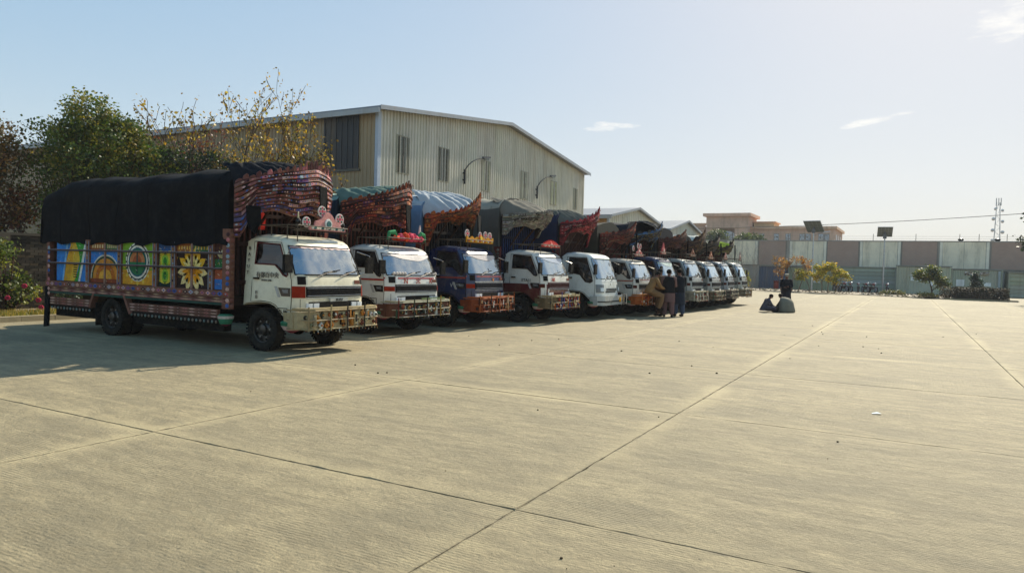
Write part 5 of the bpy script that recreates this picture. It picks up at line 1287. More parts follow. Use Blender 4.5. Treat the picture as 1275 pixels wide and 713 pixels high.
TR.append(dict(id=5, X=-8.75, Y=22.6, w=.98, col='d6dad4', L=5.4, new=True, label='fifth truck: plain newer white cab with large headlights, crimson crown and blue tarpaulin',
    bbase='b0b4b0', bp=['c8ccd0'], wood=('5a2022', '2f4a40', '2a1a16'), bulk='241a18', bulk2='4a2a24', valance=None,
    crown=dict(zc=3.05, zm=3.55, d0=.45, d1=.8, zb=2.35, zbm=2.78, rows=8, pal=['7a2428', '8a2c30', '6a2026', '4a1c20'], edge='9a4444', pw=1.2, peak=.5, orn=['a84a4a', '5a1a20', '8a6a60', '3a1a1e'],
               cover='5c5c54', ctop=3.5, cs0=-1, cs1=-.3, hooks=[.35, .55], hookh=.10),
    tarp=dict(col='1e2740', zt=3.5, zs=3.1)))
TR.append(dict(id=6, X=-8.35, Y=25.2, w=.96, col='bcb8ac', L=5.4, stripe='8a3a24', label='sixth truck: pale cab with big orange bumper where the men gather, olive tarpaulin behind',
    bbase='9a4e1c', rail='a86a34', bp=['c8702a', 'a84a20', 'd8d0c0', '8a2a20', '3a5a3a'], norn=16,
    deco='board', deccol=('b06a64', 'd8c8b8', 'a83a34'), dech=.3, decw=.6, decy=.1, discs=[(-1.1, .2, .10), (.0, .32, .1), (.6, .3, .1)], wood=('5a2a22', '2f4a40', '2a1a16'),
    crown=dict(zc=3.0, zm=3.42, d0=.45, d1=.8, zb=2.3, zbm=2.7, rows=7, pal=['5a2c26', '4c2a24', '6a2c28', '3c2420'], edge='7a4a3a', pw=1.3, peak=.35, orn=['8a4a3a', '4a2a2a', '6a5a4a'], hooks=[.4], hookh=.08, drapes=[(.5, 3.1, 2.4, .2)]),
    tarp=dict(col='3c3c34', zt=3.5, zs=3.05, top='4c4a40')))
TR.append(dict(id=7, X=-8.15, Y=27.8, w=.94, col='2a3a5a', L=5.2, valance='b8c8c0', hi=False, label='seventh truck: dark blue cab behind the standing men, green roof ledge and pink crest',
    bbase='4a4438', rail='8a8470', bp=['8a3a2a', 'a8a088', '3a5a40'], norn=10, deco='board', deccol=('a84a4a', 'c86a5a', 'd8c8b8'), dech=.42, decw=.4, decy=-.3, discs=[], wood=('4a2a24', '2f4a40', '2a1a16'),
    crown=dict(zc=2.95, zm=3.35, d0=.45, d1=.8, zb=2.4, zbm=2.72, rows=6, pal=['3c3a34', '3a5a7a', '4a4030', '2c2c30'], edge='8a7a50', pw=1.4, peak=.3, orn=['4a6a8a', '8a7a4a', '3a3a3a'], cover='2a2c30', ctop=3.45, cs0=-.1, cs1=1),
    tarp=dict(col='1a1e26', zt=3.45, zs=3.0)))
G8 = dict(hi=False, L=5.2, wood=('4a2a24', '2f4a40', '2a1a16'), rail='9a927c', norn=12)
PB = dict(zc=2.85, zm=3.25, d0=.45, d1=.7, zb=2.35, zbm=2.55, rows=6, edge='5a4436', pw=1.1, peak=.4, drapes=[(.45, 3.0, 2.2, .22)], hooks=[.42], hookh=.1)
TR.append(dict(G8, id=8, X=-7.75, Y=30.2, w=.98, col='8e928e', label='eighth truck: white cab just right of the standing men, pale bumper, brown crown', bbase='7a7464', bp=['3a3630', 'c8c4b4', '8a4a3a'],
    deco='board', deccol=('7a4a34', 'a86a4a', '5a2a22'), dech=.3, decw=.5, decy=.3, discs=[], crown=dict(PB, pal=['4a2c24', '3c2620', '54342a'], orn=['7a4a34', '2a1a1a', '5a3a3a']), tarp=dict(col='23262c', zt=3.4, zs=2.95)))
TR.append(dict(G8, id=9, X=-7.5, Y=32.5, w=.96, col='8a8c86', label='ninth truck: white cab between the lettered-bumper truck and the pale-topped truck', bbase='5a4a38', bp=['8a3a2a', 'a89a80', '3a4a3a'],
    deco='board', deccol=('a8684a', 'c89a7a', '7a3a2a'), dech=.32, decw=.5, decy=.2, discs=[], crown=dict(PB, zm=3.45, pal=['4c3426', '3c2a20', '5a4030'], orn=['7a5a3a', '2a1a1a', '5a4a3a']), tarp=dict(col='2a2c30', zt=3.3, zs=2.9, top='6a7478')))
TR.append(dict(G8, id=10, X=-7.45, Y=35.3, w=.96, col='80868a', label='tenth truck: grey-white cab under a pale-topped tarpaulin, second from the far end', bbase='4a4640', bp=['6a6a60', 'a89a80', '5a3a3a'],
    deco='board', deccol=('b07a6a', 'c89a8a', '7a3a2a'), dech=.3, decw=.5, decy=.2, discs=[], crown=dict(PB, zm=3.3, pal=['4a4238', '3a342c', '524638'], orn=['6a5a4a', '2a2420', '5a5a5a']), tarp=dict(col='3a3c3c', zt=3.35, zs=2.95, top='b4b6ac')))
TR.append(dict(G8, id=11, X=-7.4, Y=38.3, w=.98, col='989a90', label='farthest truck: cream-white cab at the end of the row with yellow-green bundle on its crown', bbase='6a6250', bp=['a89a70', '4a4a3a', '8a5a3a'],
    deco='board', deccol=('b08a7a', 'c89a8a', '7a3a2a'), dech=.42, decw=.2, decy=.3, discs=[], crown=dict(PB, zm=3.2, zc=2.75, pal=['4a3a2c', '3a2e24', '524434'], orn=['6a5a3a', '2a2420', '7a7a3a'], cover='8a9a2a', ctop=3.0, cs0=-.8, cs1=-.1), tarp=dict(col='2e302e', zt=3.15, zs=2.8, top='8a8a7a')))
for S in TR: truck(S)
#@@PART4
# ---------------------------------------------------------------- vegetation
def branch(m, tips, p, d, ln, r, lvl, rnd, wob=.25, kids=(2, 4), ang=.6, shrink=.68, upk=.25, col='4a3a2c', keep=None, sides=6, rmin=.004):
    n = 4; pts = [Vector(p)]; d = Vector(d).normalized(); rs = [r]
    for i in range(n):
        d = (d + Vector((rnd.uniform(-1, 1), rnd.uniform(-1, 1), rnd.uniform(-.6, 1))) * wob * .5 + Vector((0, 0, upk * .12))).normalized()
        pts.append(pts[-1] + d * ln / n); rs.append(max(rmin, r * (1 - .45 * (i + 1) / n)))
    m.tube(pts, rs, max(3, sides), jit(col, .1), cap=False)
    if keep is not None: keep.append((pts[2], lvl)); keep.append((pts[3], lvl))
    if lvl <= 0: tips.append((pts[-1], d)); return
    for k in range(rnd.randint(*kids)):
        t = rnd.choice((2, 3, 4, 4)); a = rnd.uniform(0, 2 * PI); u = d.orthogonal().normalized(); v = d.cross(u)
        nd = (d * math.cos(ang) + (u * math.cos(a) + v * math.sin(a)) * math.sin(ang * rnd.uniform(.6, 1.3)) + Vector((0, 0, upk))).normalized()
        branch(m, tips, pts[t], nd, ln * shrink * rnd.uniform(.8, 1.15), rs[t] * .7, lvl - 1, rnd, wob, kids, ang, shrink, upk, col, keep, max(3, sides - 1), rmin)
def leaves(m, c, n, rad, size, col, rnd, droop=0.0, a=.25):
    base = jit(col, .22, rnd)
    for i in range(n):
        p = Vector(c) + Vector((rnd.gauss(0, 1) * rad[0], rnd.gauss(0, 1) * rad[1], rnd.gauss(0, 1) * rad[2])) * .55
        s = size * rnd.uniform(.6, 1.3); u = Vector((rnd.gauss(0, 1), rnd.gauss(0, 1), rnd.gauss(0, .7) - droop)).normalized(); w = u.orthogonal().normalized()
        w = (w * math.cos(rnd.uniform(0, 6.3)) + u.cross(w) * math.sin(rnd.uniform(0, 6.3))).normalized() * s * .36
        m.add([p, p + u * s * .5 + w, p + u * s, p + u * s * .5 - w], [(0, 1, 2, 3)], jit(base, a, rnd))
def tree(name, label, cat, x, y, z0, stems, lvl, ln, r, leafspec, seed, group=None, bark='43362a', **kw):
    rnd = random.Random(seed); t = thing(name, label, cat, (x, y, z0), 0, group); m = MB(); tips = []; keep = []
    for (dx, dy, dirn) in stems: branch(m, tips, (dx, dy, -.1), dirn, ln, r, lvl, rnd, col=bark, keep=keep, **kw)
    m.build('trunk', M_BARK, t, 60)
    if leafspec:
        lm = MB(); cols, n, rad, size, droop = leafspec
        pts = [p for p, _ in tips] + [p for p, l in keep if l <= 1]
        for p in pts:
            if rnd.random() < kw.get('skip', 0): continue
            leaves(lm, p, max(1, int(n * rnd.uniform(.5, 1.5))), rad, size, rnd.choice(cols), rnd, droop)
        lm.build('crown', M_LEAF, t)
    return t
def mass(name, label, cat, x, y, z0, ell, n, per, size, cols, seed, group=None, rad=(.3, .3, .25), trunk=True, kind=None, box=False):
    """bush: leaf clumps through a lumpy volume, thinner outside; ell = list of (cx,cy,cz,rx,ry,rz)"""
    rnd = random.Random(seed); t = thing(name, label, cat, (x, y, z0), 0, group); lm = MB(); st = MB()
    for i in range(n):
        e = ell[i % len(ell)]
        if box: u = Vector((rnd.uniform(-1, 1), rnd.uniform(-1, 1), rnd.uniform(-1, 1)))
        else:
            while True:
                u = Vector((rnd.uniform(-1, 1), rnd.uniform(-1, 1), rnd.uniform(-1, 1)))
                if u.length < 1 and u.length > .35: break
            u *= 1 + .22 * fbm(u.x * 2 + seed, u.y * 2, u.z * 2)
        c = (e[0] + u.x * e[3], e[1] + u.y * e[4], e[2] + u.z * e[5])
        k = cols[min(len(cols) - 1, int((u.z * .5 + .5 + rnd.uniform(-.35, .35)) * len(cols)))] if False else rnd.choice(cols)
        leaves(lm, c, per, rad, size, k, rnd)
        if trunk and i % 5 == 0: st.tube([(e[0] * .3 + rnd.uniform(-.1, .1), e[1] * .3 + rnd.uniform(-.1, .1), -.05), (c[0] * .6, c[1] * .6, c[2] * .5), c], [.03, .02, .006], 4, jit('4a3a2a', .2))
    if trunk: st.build('trunk', M_BARK, t)
    lm.build('crown', M_LEAF, t)
    return t
GY = ['56681a', '66701e', '465a18', '7c7420', '3a4a14', '88802a', '4e601c']
mass('leafy_tree', 'bushy yellow-green tree behind the rear of the nearest truck', 'tree', -25, 14.9, 0,
     [(0, .2, 3.9, 2.0, 2.4, 1.9), (0, -.9, 5.0, 1.5, 1.3, 1.5), (0, -.4, 6.0, 1.0, 1.0, 1.2), (0, 1.6, 4.9, 1.4, 1.3, 1.1), (0, .4, 5.3, 1.8, 1.6, 1.2), (0, -.2, 2.8, 2.2, 2.3, 1.3), (0, .8, 5.9, .8, .8, .6)], 1000, 44, .105, GY, 5, 'trees behind the brick wall')
tree('autumn_tree', 'rust-brown leafed tree with dark trunks at the left edge', 'tree', -25, 12.0, 0, [(0, 0, (0, .1, 1)), (.4, .7, (0, .35, 1)), (0, -.6, (0, -.35, 1))], 4, 2.1, .13,
     (['7a4420', '8a5a24', '5a3418', '9a6c30', '6a5020'], 16, (.3, .3, .25), .12, .2), 11, 'trees behind the brick wall', kids=(2, 3), ang=.7)
tree('bare_tree', 'leafless thin-twigged tree between the bushy tree and the yellow tree', 'tree', -26, 18.6, 0, [(0, -.7, (0, -.15, 1)), (0, 0, (0, .05, 1)), (0, .7, (0, .2, 1)), (.3, .3, (.1, .0, 1))], 4, 2.55, .08,
     (['6a2c20', '8a4a2c'], 1, (.1, .1, .1), .10, .2), 21, 'trees behind the brick wall', kids=(3, 4), ang=.42, bark='5a463a', shrink=.70, upk=.28, rmin=.010)
mass('rust_tree', 'dense rust and olive tree crown filling the far left edge above the brick wall', 'tree', -26.5, 11.3, 0, [(0, 0, 3.8, 1.6, 1.4, 1.5), (0, .9, 5.0, 1.2, 1.1, 1.1), (0, -1, 4.6, 1.3, 1.2, 1.2)], 420, 34, .10, ['5e421c', '6e5220', '54501c', '8a6a28', '4a4a1a'], 15, 'trees behind the brick wall')
mass('evergreen_bush', 'dark evergreen bush rising over the middle of the black tarpaulin', 'bush', -24.2, 17.9, 0, [(0, -1.2, 4.3, 1.2, 1.4, 1.3), (0, .2, 4.9, 1.2, 1.3, 1.1), (0, 1.5, 4.3, 1.2, 1.3, 1.1), (0, 0, 2.8, 1.4, 2.6, 1.6)], 420, 24, .13, ['1e3218', '26401c', '182a14', '34481c', '4c5a20'], 8, 'trees behind the brick wall')
tree('yellow_leaf_tree', 'tall sparse tree with hanging yellow leaves against the sky, before the warehouse', 'tree', -24, 20.5, 0,
     [(0, -1.0, (0, -.38, 1)), (0, -.3, (0, -.10, 1)), (0, .3, (0, .18, 1)), (.2, .9, (0, .44, 1)), (-.3, .1, (-.1, .7, 1)), (.3, .6, (.1, .25, 1)), (0, 1.3, (0, .5, .9))], 4, 3.4, .09,
     (['a88826', '8a7420', 'b8942e', '6c641e', '7a5a20'], 2.6, (.16, .16, .24), .13, .9), 34, 'trees behind the brick wall', kids=(2, 4), ang=.52, bark='3c2c24', shrink=.66, upk=.20, rmin=.009)
mass('rose_bush', 'green rose bush with pink blooms against the brick wall at left edge', 'bush', -20.9, 10.0, .08, [(0, -.3, .9, .5, .8, .8), (0, .3, .6, .5, .5, .5), (0, -.2, 1.6, .4, .5, .35)], 150, 16, .09, ['3e4c18', '5c6a20', '2e3c14', '76782a'], 9, rad=(.14, .14, .14))
rb = MB()
for (y, z) in ((10.55, .42), (10.62, .22), (10.2, .8), (9.8, .5)):
    for i in range(6): a = 2 * PI * i / 6; rb.ball((-20.35 + .02 * math.cos(a), y + .035 * math.cos(a), z + .035 * math.sin(a)), .03, 'b0304a', 6, 4)
tag(rb.build('rose_blooms', M_CLOTH), 'pink rose blooms low on the bush by the brick wall', 'flowers')
mass('shrub', 'low dark green shrub in the verge beside the rear of the nearest truck', 'bush', -21.1, 12.0, .08, [(0, 0, .3, .5, .6, .35)], 60, 14, .09, ['2c3a16', '3c4a1c'], 19, rad=(.14, .14, .12))
gr = MB(); rg = random.Random(4)
for i in range(9000):
    y = rg.uniform(6, 24) if i % 3 else rg.uniform(8.4, 11.5); x = rg.uniform(-20.6, -19.0); h_ = rg.uniform(.05, .16); a = rg.uniform(0, 6.3); dx, dy = .012 * math.cos(a), .012 * math.sin(a); lx, ly = rg.uniform(-.06, .06), rg.uniform(-.06, .06)
    gr.add([(x - dx, y - dy, .08), (x + dx, y + dy, .08), (x + lx, y + ly, .08 + h_)], [(0, 1, 2)], jit(rg.choice(['8a7c2a', '9a8430', '6a6c22', 'a8883a', '4c5a1c']), .2))
tag(gr.build('verge_grass', M_LEAF), 'yellowing grass along the kerb at far left', 'grass', kind='stuff')
# far planting in front of the compound wall
tree('autumn_sapling', 'orange-leafed sapling with bare lower twigs near the end of the trucks', 'tree', -9.7, 73, .05, [(0, 0, (0, 0, 1)), (.5, 0, (.3, 0, 1)), (-.5, 0, (-.35, 0, 1)), (-1, 0, (-.2, 0, 1))], 4, 1.3, .05,
     (['a8701c', 'b08428', '8a6a20', '9a6a2a'], 3, (.15, .15, .12), .13, .1), 41, kids=(2, 3), ang=.45, bark='6a4a3a', shrink=.72)
tree('yellow_sapling', 'bright yellow spreading sapling on thin pale stems left of the motorcycles', 'tree', -6.9, 71.5, .05, [(0, 0, (.1, 0, 1)), (1.0, 0, (.45, 0, 1)), (-1.0, 0, (-.35, 0, 1)), (.4, .3, (.2, .2, 1))], 4, 1.2, .05,
     (['c0a41c', 'a8961e', 'd0b42c', '8a8a24', '7a8224'], 9, (.24, .24, .14), .13, .1), 43, kids=(2, 4), ang=.75, bark='7a6a58', shrink=.66, upk=.05)
tree('small_tree', 'round dark green and yellow tree before the cabin with white notices', 'tree', 1.85, 70, .05, [(0, 0, (0, 0, 1))], 3, 1.25, .075,
     (['3c4a18', '4c5a1c', '2e3c16', '8a862a', '5c6220'], 34, (.34, .34, .2), .14, .3), 47, kids=(3, 4), ang=.95, shrink=.66, upk=.0)
mass('conifer_shrub', 'small dark conifer shrub standing behind the clipped hedge', 'shrub', 4.95, 71, .05, [(0, 0, .9, .62, .62, .5), (0, 0, 1.4, .42, .42, .4), (0, 0, 1.85, .2, .2, .35)], 130, 14, .12, ['1e3220', '263c24', '182a1c'], 51, rad=(.14, .14, .14))
mass('clipped_hedge', 'long box-clipped dark brown-green hedge on the kerbed bed at right', 'hedge', 5.0, 66.9, .02, [(0, 0, .5, 1.85, .75, .48)], 1700, 12, .075, ['2c2c1a', '38321e', '22261a', '463a24'], 53, rad=(.07, .07, .05), box=True, trunk=False)
mass('low_bush', 'brown twiggy bush at the left end of the clipped hedge', 'bush', 2.85, 67.4, .02, [(0, 0, .5, .6, .5, .5)], 110, 10, .09, ['4c3c24', '5c4a2a', '3a3420'], 55, rad=(.16, .16, .12))
mass('low_bush', 'yellow-green straggly bush at the foot of the round green tree', 'bush', 1.4, 66.8, .02, [(0, 0, .22, .8, .4, .25)], 90, 10, .1, ['8a7c2a', '5c6220', '6c5a28'], 56, rad=(.16, .16, .08))
mass('low_bush', 'low scrubby plants between the motorcycles and the green tree', 'bush', -1.2, 74, .02, [(0, 0, .2, 1.1, .5, .25)], 90, 9, .11, ['5c6220', '3c4420', '7c6c30'], 57, rad=(.18, .18, .08))
mass('low_bush', 'yellow-green bush beside the blue container, behind the farthest truck', 'bush', -14.9, 76, .02, [(0, 0, .9, .7, .5, 1.0)], 110, 12, .13, ['8a8a24', '6a7220', 'a89a2c'], 58, rad=(.2, .2, .2))
tree('bare_shrub', 'bare whitish-twigged shrub against the cream panel behind the last trucks', 'shrub', -15.0, 78, .05, [(0, 0, (0, 0, 1)), (.3, 0, (.3, 0, 1)), (-.4, 0, (-.3, 0, 1)), (.7, 0, (.1, 0, 1))], 5, 1.6, .04, None, 61, kids=(2, 3), ang=.5, bark='9a8c7c', shrink=.74)
mass('treetop', 'green treetop showing above the wall before the arched portal', 'tree', -27.5, 118, 0, [(0, 0, 7.0, 1.8, 1.8, 1.5)], 200, 14, .3, ['3c4a24', '4c5a2a', '5c6230'], 63, rad=(.4, .4, .3))
mass('treetop', 'round green treetop just right of the portal above the wall', 'tree', -22.4, 118, 0, [(0, 0, 6.9, 2.2, 1.8, 1.0)], 200, 14, .3, ['4c5a24', '5a662a', '3c4a22'], 64, rad=(.4, .4, .3))
tree('edge_tree', 'dark leafy branches reaching in from the right edge of the picture', 'tree', 8.55, 62, 0, [(0, 0, (0, 0, 1)), (0, 0, (.3, 0, 1))], 4, 3.0, .16,
     (['26321a', '303c1c', '1c2816'], 8, (.3, .3, .2), .2, .2), 67, kids=(2, 3), ang=.6)
# litter and clods on the bed
dm = MB(); rd = random.Random(77)
for i in range(700):
    x = rd.uniform(-17, 7); y = rd.uniform(71.5, 82) if x < -3 else rd.uniform(67, 82); s_ = rd.uniform(.03, .12)
    dm.ball((x, y, .05 + s_ * .3), (s_, s_ * .7, s_ * .5), jit(rd.choice(['5a4a34', '7a6a4a', '8a8474', '3a3228', 'a89a6a']), .2), 5, 3)
tag(dm.build('rubble', M_WALL), 'clods, leaves and rubble strewn over the soil bed', 'rubble', kind='stuff')
ks = thing('bed_kerb', 'low kerb around the hedge bed at right', 'kerb', (5, 66, 0))
for i in range(6):
    q = MB(); q.box(-2.4 + i * .8 + .005, -1.6 + i * .8 - .005, -.1, .0, -.05, .12, jit('9a8c70', .1)); q.build('kerb_stone', M_WALL, ks)

# ---------------------------------------------------------------- motorcycles
def motorcycle():
    t = thing('motorcycle', None, 'motorcycle', (0, 0, 0), 0, 'motorcycles parked along the far shelter')
    for x in (-.62, .62):
        q = MB(); q.lathe([(.25, -.04), (.31, -.03), (.31, .03), (.25, .04)], 16, (x, 0, .31), (0, 1, 0), '17171a'); q.lathe([(.23, -.045), (.03, -.06)], 12, (x, 0, .31), (0, 1, 0), '8a8c90', cap=False); q.build('wheel', M_RUBBER, t)
    q = MB(); q.tube([(.62, 0, .31), (.45, 0, .85), (.40, 0, 1.0)], .03, 6, '8a8c90'); q.tube([(.4, 0, .86), (-.1, 0, .82), (-.62, 0, .31), (.05, 0, .3), (.4, 0, .8)], .025, 5, '1c1c1e'); q.build('frame', M_METAL, t)
    q = MB(); q.ball((.16, 0, .84), (.26, .13, .13), '7a1c1c', 10, 6); q.build('fuel_tank', M_GLOSS, t)
    q = MB(); q.ball((-.30, 0, .82), (.34, .13, .08), '121214', 10, 6); q.build('seat', M_RUBBER, t)
    q = MB(); q.box(-.1, .2, -.13, .13, .34, .62, '4a4c50'); q.build('engine', M_METAL, t)
    q = MB(); q.tube([(.3, -.33, 1.02), (.4, 0, 1.04), (.3, .33, 1.02)], .016, 5, '9a9c9e'); q.build('handlebar', M_METAL, t)
    q = MB(); q.ball((.48, 0, .92), (.07, .09, .09), 'c8ccd0', 8, 5); q.build('headlight', M_LAMP, t)
    return t
def copy_tree(o, parent=None):
    c = o.copy(); COL.objects.link(c); c.parent = parent
    for ch in [k for k in o.children if k.name in DONE]: copy_tree(ch, c)
    return c
mc = motorcycle(); DONE = {o.name for o in COL.objects}
spots = [(-6.3, 'leftmost of the parked motorcycles, nearest the yellow tree'), (-5.65, 'second parked motorcycle from the left'), (-5.0, 'third parked motorcycle from the left'), (-4.3, 'fourth parked motorcycle from the left'),
         (-3.65, 'fifth parked motorcycle from the left, left of the lamp post'), (-3.0, 'sixth parked motorcycle from the left, just left of the lamp post'), (-1.75, 'motorcycle parked right of the shorter lamp post')]
for i, (x, lb) in enumerate(spots):
    o = mc if i == 0 else copy_tree(mc)
    o.location = (x, 79.2 + .3 * math.sin(i * 2.1), .05); o.rotation_euler = (0, 0, R(-70 + 14 * math.sin(i * 1.7))); o['label'] = lb
q = MB(); q.lathe([(.28, 0), (.30, .04), (.27, .3), (.30, .34), (.27, .64), (.30, .85), (.26, .88)], 14, (-12.6, 82.5, .05), (0, 0, 1), '7c2a24'); q.box(-12.95, -12.25, 82.2, 82.8, .0, .06, '4a4030')
tag(q.build('drum', M_METAL), 'dull red steel drum before the blue container', 'drum')

# ---------------------------------------------------------------- people
def loft(m, rings, n, col):
    """rings: (centre, rx, ry, yaw)"""
    vs = []
    for c, rx, ry, yaw in rings:
        for j in range(n):
            a = 2 * PI * j / n; x, y = rx * math.cos(a), ry * math.sin(a)
            vs.append((c[0] + x * math.cos(yaw) - y * math.sin(yaw), c[1] + x * math.sin(yaw) + y * math.cos(yaw), c[2]))
    k = len(rings)
    return m.add(vs, [(i * n + j, i * n + (j + 1) % n, (i + 1) * n + (j + 1) % n, (i + 1) * n + j) for i in range(k - 1) for j in range(n)] + [tuple(range(n))[::-1], tuple((k - 1) * n + j for j in range(n))], col)
def skin_body(name, parent, V, E, col):
    """one continuous body: V = [(pos, radius)], E = edges, grown with a skin modifier"""
    me = bpy.data.meshes.new(name); me.from_pydata([v for v, _ in V], E, [])
    o = link(name, me, None)
    sk = o.modifiers.new('skin', 'SKIN'); sk.use_smooth_shade = True
    me.skin_vertices.new() if not me.skin_vertices else None
    for i, (_, r) in enumerate(V):
        me.skin_vertices[0].data[i].radius = r if isinstance(r, tuple) else (r, r)
    me.skin_vertices[0].data[0].use_root = True
    sb = o.modifiers.new('sub', 'SUBSURF'); sb.levels = sb.render_levels = 1
    dg = bpy.context.evaluated_depsgraph_get(); new = bpy.data.meshes.new_from_object(o.evaluated_get(dg))
    bpy.data.objects.remove(o)
    new.materials.clear(); new.materials.append(M_SKIN)
    if 'Col' in new.color_attributes: new.color_attributes.remove(new.color_attributes['Col'])
    a = new.color_attributes.new('Col', 'FLOAT_COLOR', 'CORNER'); a.data.foreach_set('color', [*lin(col), 1.0] * len(new.loops))
    return link(name, new, parent)
def hand(V, E, wi, wrist, dirn, side, curl=.4):
    """palm, four unequal bent fingers and a thumb leaving the side of the palm"""
    d = Vector(dirn).normalized(); s = d.cross(Vector((0, 0, 1))); s = s.normalized() if s.length > .1 else Vector((1, 0, 0)); s *= side; nrm = d.cross(s)
    p = Vector(wrist) + d * .05; V.append((tuple(p), (.034, .02))); pi = len(V) - 1; E.append((wi, pi))
    for k, ln in enumerate((.065, .075, .070, .055)):
        b = p + d * .04 + s * (-.028 + k * .019); V.append((tuple(b), .0105)); i0 = len(V) - 1; E.append((pi, i0))
        q = b + d * ln * .5; V.append((tuple(q), .009)); E.append((i0, len(V) - 1))
        q = q + (d * math.cos(curl) + nrm * math.sin(curl)) * ln * .5; V.append((tuple(q), .0075)); E.append((len(V) - 2, len(V) - 1))
    b = p + s * -.036 - d * .01; V.append((tuple(b), .011)); E.append((pi, len(V) - 1)); q = b + (d * .7 - s * .6) * .05; V.append((tuple(q), .0095)); E.append((len(V) - 2, len(V) - 1))
def person(label, loc, rz, J, tunic, trousers, shoe='1a1614', vest=None, hair='100c0a', cap=None, shawl=None, skin='6a4230', beard=False):
    """J: joint dict in the figure's own frame (+y is where it faces)"""
    t = thing('person', label, 'person', loc, R(rz), 'people in the yard'); V = []; E = []
    def vert(k, r, par=None): V.append((tuple(J[k]), r)); i = len(V) - 1; E.append((par, i)) if par is not None else None; return i
    pel = vert('pelvis', (.15, .11)); sp = vert('spine', (.145, .10), pel); ch = vert('chest', (.17, .11), sp); nk = vert('neck', .052, ch)
    hd = Vector(J['head']); up = (hd - Vector(J['neck'])).normalized()
    V.append((tuple(hd - up * .06), (.062, .072))); E.append((nk, len(V) - 1)); V.append((tuple(hd + up * .01), (.078, .092))); E.append((len(V) - 2, len(V) - 1)); V.append((tuple(hd + up * .085), (.062, .078))); E.append((len(V) - 2, len(V) - 1))
    for s, c in (('l', -1), ('r', 1)):
        sh_ = vert('sh' + s, .055, ch); el = vert('el' + s, .042, sh_); wr = vert('wr' + s, .027, el)
        hand(V, E, wr, J['wr' + s], Vector(J['wr' + s]) - Vector(J['el' + s]), c)
        hp = vert('hp' + s, .09, pel); kn = vert('kn' + s, .06, hp); an = vert('an' + s, .04, kn)
        f = Vector(J['an' + s]) + Vector((0, .13, -.05)) if J.get('feet', True) else Vector(J['an' + s]) + Vector((0, .1, -.02)); V.append((tuple(f), (.04, .025))); E.append((an, len(V) - 1))
    body = skin_body('body', t, V, E, skin)
    fy = Vector(J.get('look', (0, 1, 0))).normalized(); fx = fy.cross(Vector((0, 0, 1))).normalized()
    m = MB(); a = hd + fy * .085; m.add([a + up * .025, a + fx * .018 - up * .028, a + fy * .032 - up * .022, a - fx * .018 - up * .028], [(0, 1, 2), (0, 2, 3), (1, 3, 2)], skin)
    for s in (-1, 1):
        m.ball(tuple(a + fx * .032 * s + up * .022 - fy * .006), .011, 'e0d8d0', 6, 4); m.ball(tuple(a + fx * .032 * s + up * .022 + fy * .003), .006, '140c08', 5, 3)
        m.ball(tuple(hd + fx * .082 * s), (.014, .022, .032), skin, 6, 4)
    m.add([a - up * .052 + fx * .026, a - up * .046 + fy * .01, a - up * .052 - fx * .026, a - up * .058 + fy * .008], [(0, 1, 2, 3)], '4a2420'); m.build('face_features', M_SKIN, body)
    m = MB(); c0 = hd + up * .035 - fy * .022; m.ball(tuple(c0), (.093, .100, .090), hair, 12, 8)
    for i, v in enumerate(m.v): m.v[i] = tuple(Vector(v) + Vector((fbm(v[0] * 30, v[1] * 30, v[2] * 30),) * 3) * .006)
    if beard: m.ball(tuple(hd + fy * .045 - up * .085), (.05, .045, .055), hair, 8, 5)
    m.build('hair', M_CLOTH, t, 60)
    if cap: m = MB(); m.lathe([(.096, 0), (.100, .03), (.085, .07), (.02, .085)], 14, tuple(hd + up * .045 - fy * .012), tuple(up), cap); m.build('cap', M_CLOTH, t, 50)
    # clothes
    pv, spn, cst = Vector(J['pelvis']), Vector(J['spine']), Vector(J['chest'])
    m = MB(); rings = [(tuple(Vector(J['neck']) - Vector((0, 0, .02))), .075, .075, 0), (tuple(cst + Vector((0, 0, .12))), .17, .10, 0), (tuple(cst), .205, .135, 0), (tuple(spn), .19, .14, 0), (tuple(pv), .205, .165, 0)]
    hem = J.get('hem')
    if hem:
        for k, (c, rx, ry) in enumerate(hem): rings.append((c, rx, ry, 0))
    loft(m, rings, 18, tunic)
    for i, v in enumerate(m.v):
        if v[2] < pv.z: a_ = math.atan2(v[1] - pv.y, v[0] - pv.x); m.v[i] = (v[0] + .018 * math.sin(a_ * 6) * math.cos(a_), v[1] + .018 * math.sin(a_ * 6) * math.sin(a_), v[2])
    for s in 'lr':
        a, b, c = Vector(J['sh' + s]), Vector(J['el' + s]), Vector(J['wr' + s]); m.tube([cst.lerp(a, .6) + Vector((0, 0, .05)), a, a.lerp(b, .5), b, b.lerp(c, .6), c.lerp(b, .08)], [.075, .078, .066, .062, .054, .05], 12, tunic)
    m.build('tunic', M_CLOTH, t, 60)
    m = MB()
    for s in 'lr':
        a, b, c = Vector(J['hp' + s]), Vector(J['kn' + s]), Vector(J['an' + s]); m.tube([a + Vector((0, 0, .04)), a.lerp(b, .4), b, b.lerp(c, .45), b.lerp(c, .8), c], [.125, .125, .105, .10, .085, .06], 12, trousers)
    for i, v in enumerate(m.v): m.v[i] = (v[0] + .008 * math.sin(v[2] * 38), v[1] + .008 * math.sin(v[2] * 33 + 1), v[2])
    m.build('trousers', M_CLOTH, t, 60)
    for s in 'lr':
        c = Vector(J['an' + s]); q = MB(); q.ball((c.x, c.y + .07, max(.045, c.z - .045)), (.05, .14, .045), shoe, 12, 6); q.build('shoe', M_RUBBER, t, 60)
